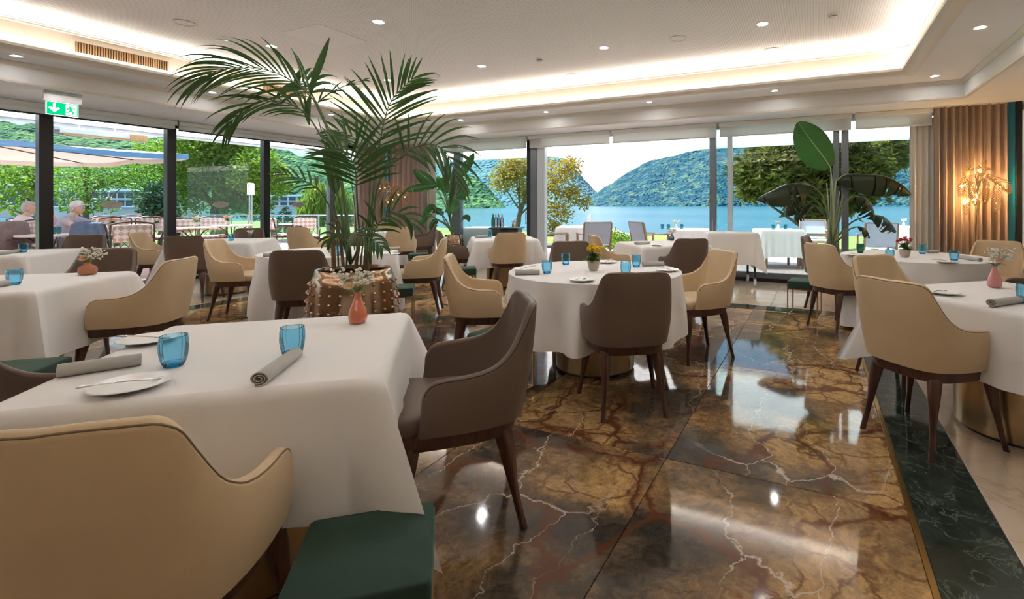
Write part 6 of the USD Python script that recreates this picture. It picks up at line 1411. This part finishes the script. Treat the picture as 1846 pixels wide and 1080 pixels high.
def out_table(label, lab2, u, d, a=.80):
    p = gnd(u, d, -.035); global TH; sav = TH; TH = .75
    t = thing('garden_table', label, 'garden table', p, 20)
    obj('table_top', MB().bx(-a / 2 + .02, a / 2 - .02, -a / 2 + .02, a / 2 - .02, .715, .745), 'teak', t, False)
    for sx in (-1, 1):
        for sy in (-1, 1): obj('leg', MB().bx(sx * .3 - .02, sx * .3 + .02, sy * .3 - .02, sy * .3 + .02, 0, .72), 'teak', t, False)
    c = thing('tablecloth', lab2, 'tablecloth', p, 20, 'white cloths on the lake terrace'); obj('linen', square_cloth(a, .52, int(u), .10, .08), 'white_linen', c, 60); TH = sav
    return p
TO = {}
for lab, l2, u, d in [('garden table outside right of the pale post', 'white cloth on the garden table right of the pale post', 1038, 11.1), ('garden table outside behind the grey glass vase', 'white cloth on the garden table behind the grey glass vase', 1246, 9.9), ('garden table outside beside the trolley', 'bluish white cloth on the garden table beside the trolley', 1402, 9.75), ('garden table outside behind the small lake table', 'white cloth on the garden table behind the small lake table', 876, 10.6), ('garden table outside left of the cream curtain', 'white cloth on the garden table left of the cream curtain', 1618, 11.1)]:
    TO[u] = out_table(lab, l2, u, d)
def gz(u, d): return gnd(u, d, .722)
for lab, u, d in [('teal tumbler outside left of the white vase', 1194, 9.85), ('second teal tumbler outside left of the white vase', 1205, 9.8), ('teal tumbler outside right of the white vase', 1229, 9.85), ('teal tumbler outside left on the table beside the trolley', 1394, 9.6), ('teal tumbler outside right on the table beside the trolley', 1416, 9.7)]:
    tumbler(lab, gz(u, d) + [0, 0, 0], 'teal_glass', .092)
def small_vase(label, p, col, sd, m='porcelain'):
    bottle_vase('bud_vase', label, p, [(.020, .001), (.026, .004), (.028, .04), (.022, .07), (.014, .09), (.015, .10)], m, sd, .05, col, (0, 0), .02)
small_vase('white vase with a green sprig on the garden table outside', gz(1219, 9.9), 'white', 61); small_vase('vase of pale flowers on the garden table beside the trolley', gz(1403, 9.7), 'peach', 62); small_vase('vase of dark red flowers outside by the cream curtain', gz(1629, 11.1), 'red', 63); small_vase('orange vase outside beside the dark bottle rack', gz(925, 10.4), 'peach', 64, 'terracotta')
p = gz(1062, 11.0); t = thing('table_lantern', 'tall white lantern tube on the garden table before the lake', 'lantern', p)
obj('base', MB().lathe([(.001, 0), (.05, 0), (.05, .015), (.001, .02)], 20), 'steel', t); obj('shade', MB().lathe([(.034, .02), (.036, .03), (.036, .30), (.032, .30), (.032, .03)], 24), 'white_paint', t)
t0 = gnd(914, 10.2, -.035); t = thing('drinks_stand', 'dark drinks stand outside behind the small lake table', 'stand', t0, 20)
obj('cabinet', MB().bx(-.28, .28, -.2, .2, .04, .74, .01), 'dark_metal', t, False); obj('tray', MB().bx(-.32, .32, -.24, .24, .74, .77, .01), 'dark_metal', t, False)
for sx in (-1, 1): obj('foot', MB().bx(sx * .22 - .03, sx * .22 + .03, -.15, .15, 0, .04), 'dark_metal', t, False)
for k, (u, m) in enumerate([(889, 'green_glass'), (894, 'rose_glass'), (899, 'grey_glass'), (905, 'rose_glass')]):
    t = thing('bottle', ['green bottle leftmost on the drinks stand', 'rose bottle second on the drinks stand', 'grey bottle third on the drinks stand', 'rose bottle rightmost on the drinks stand'][k], 'bottle', gnd(u, 10.2, .737), 0, 'bottles on the drinks stand')
    obj('glass', MB().lathe([(.001, 0), (.036, 0), (.037, .01), (.037, .16), (.028, .195), (.014, .22), (.013, .27), (.015, .275)], 20), m, t); obj('cap', MB().lathe([(.015, .262), (.0155, .29), (.001, .29)], 14), 'white_plastic', t)
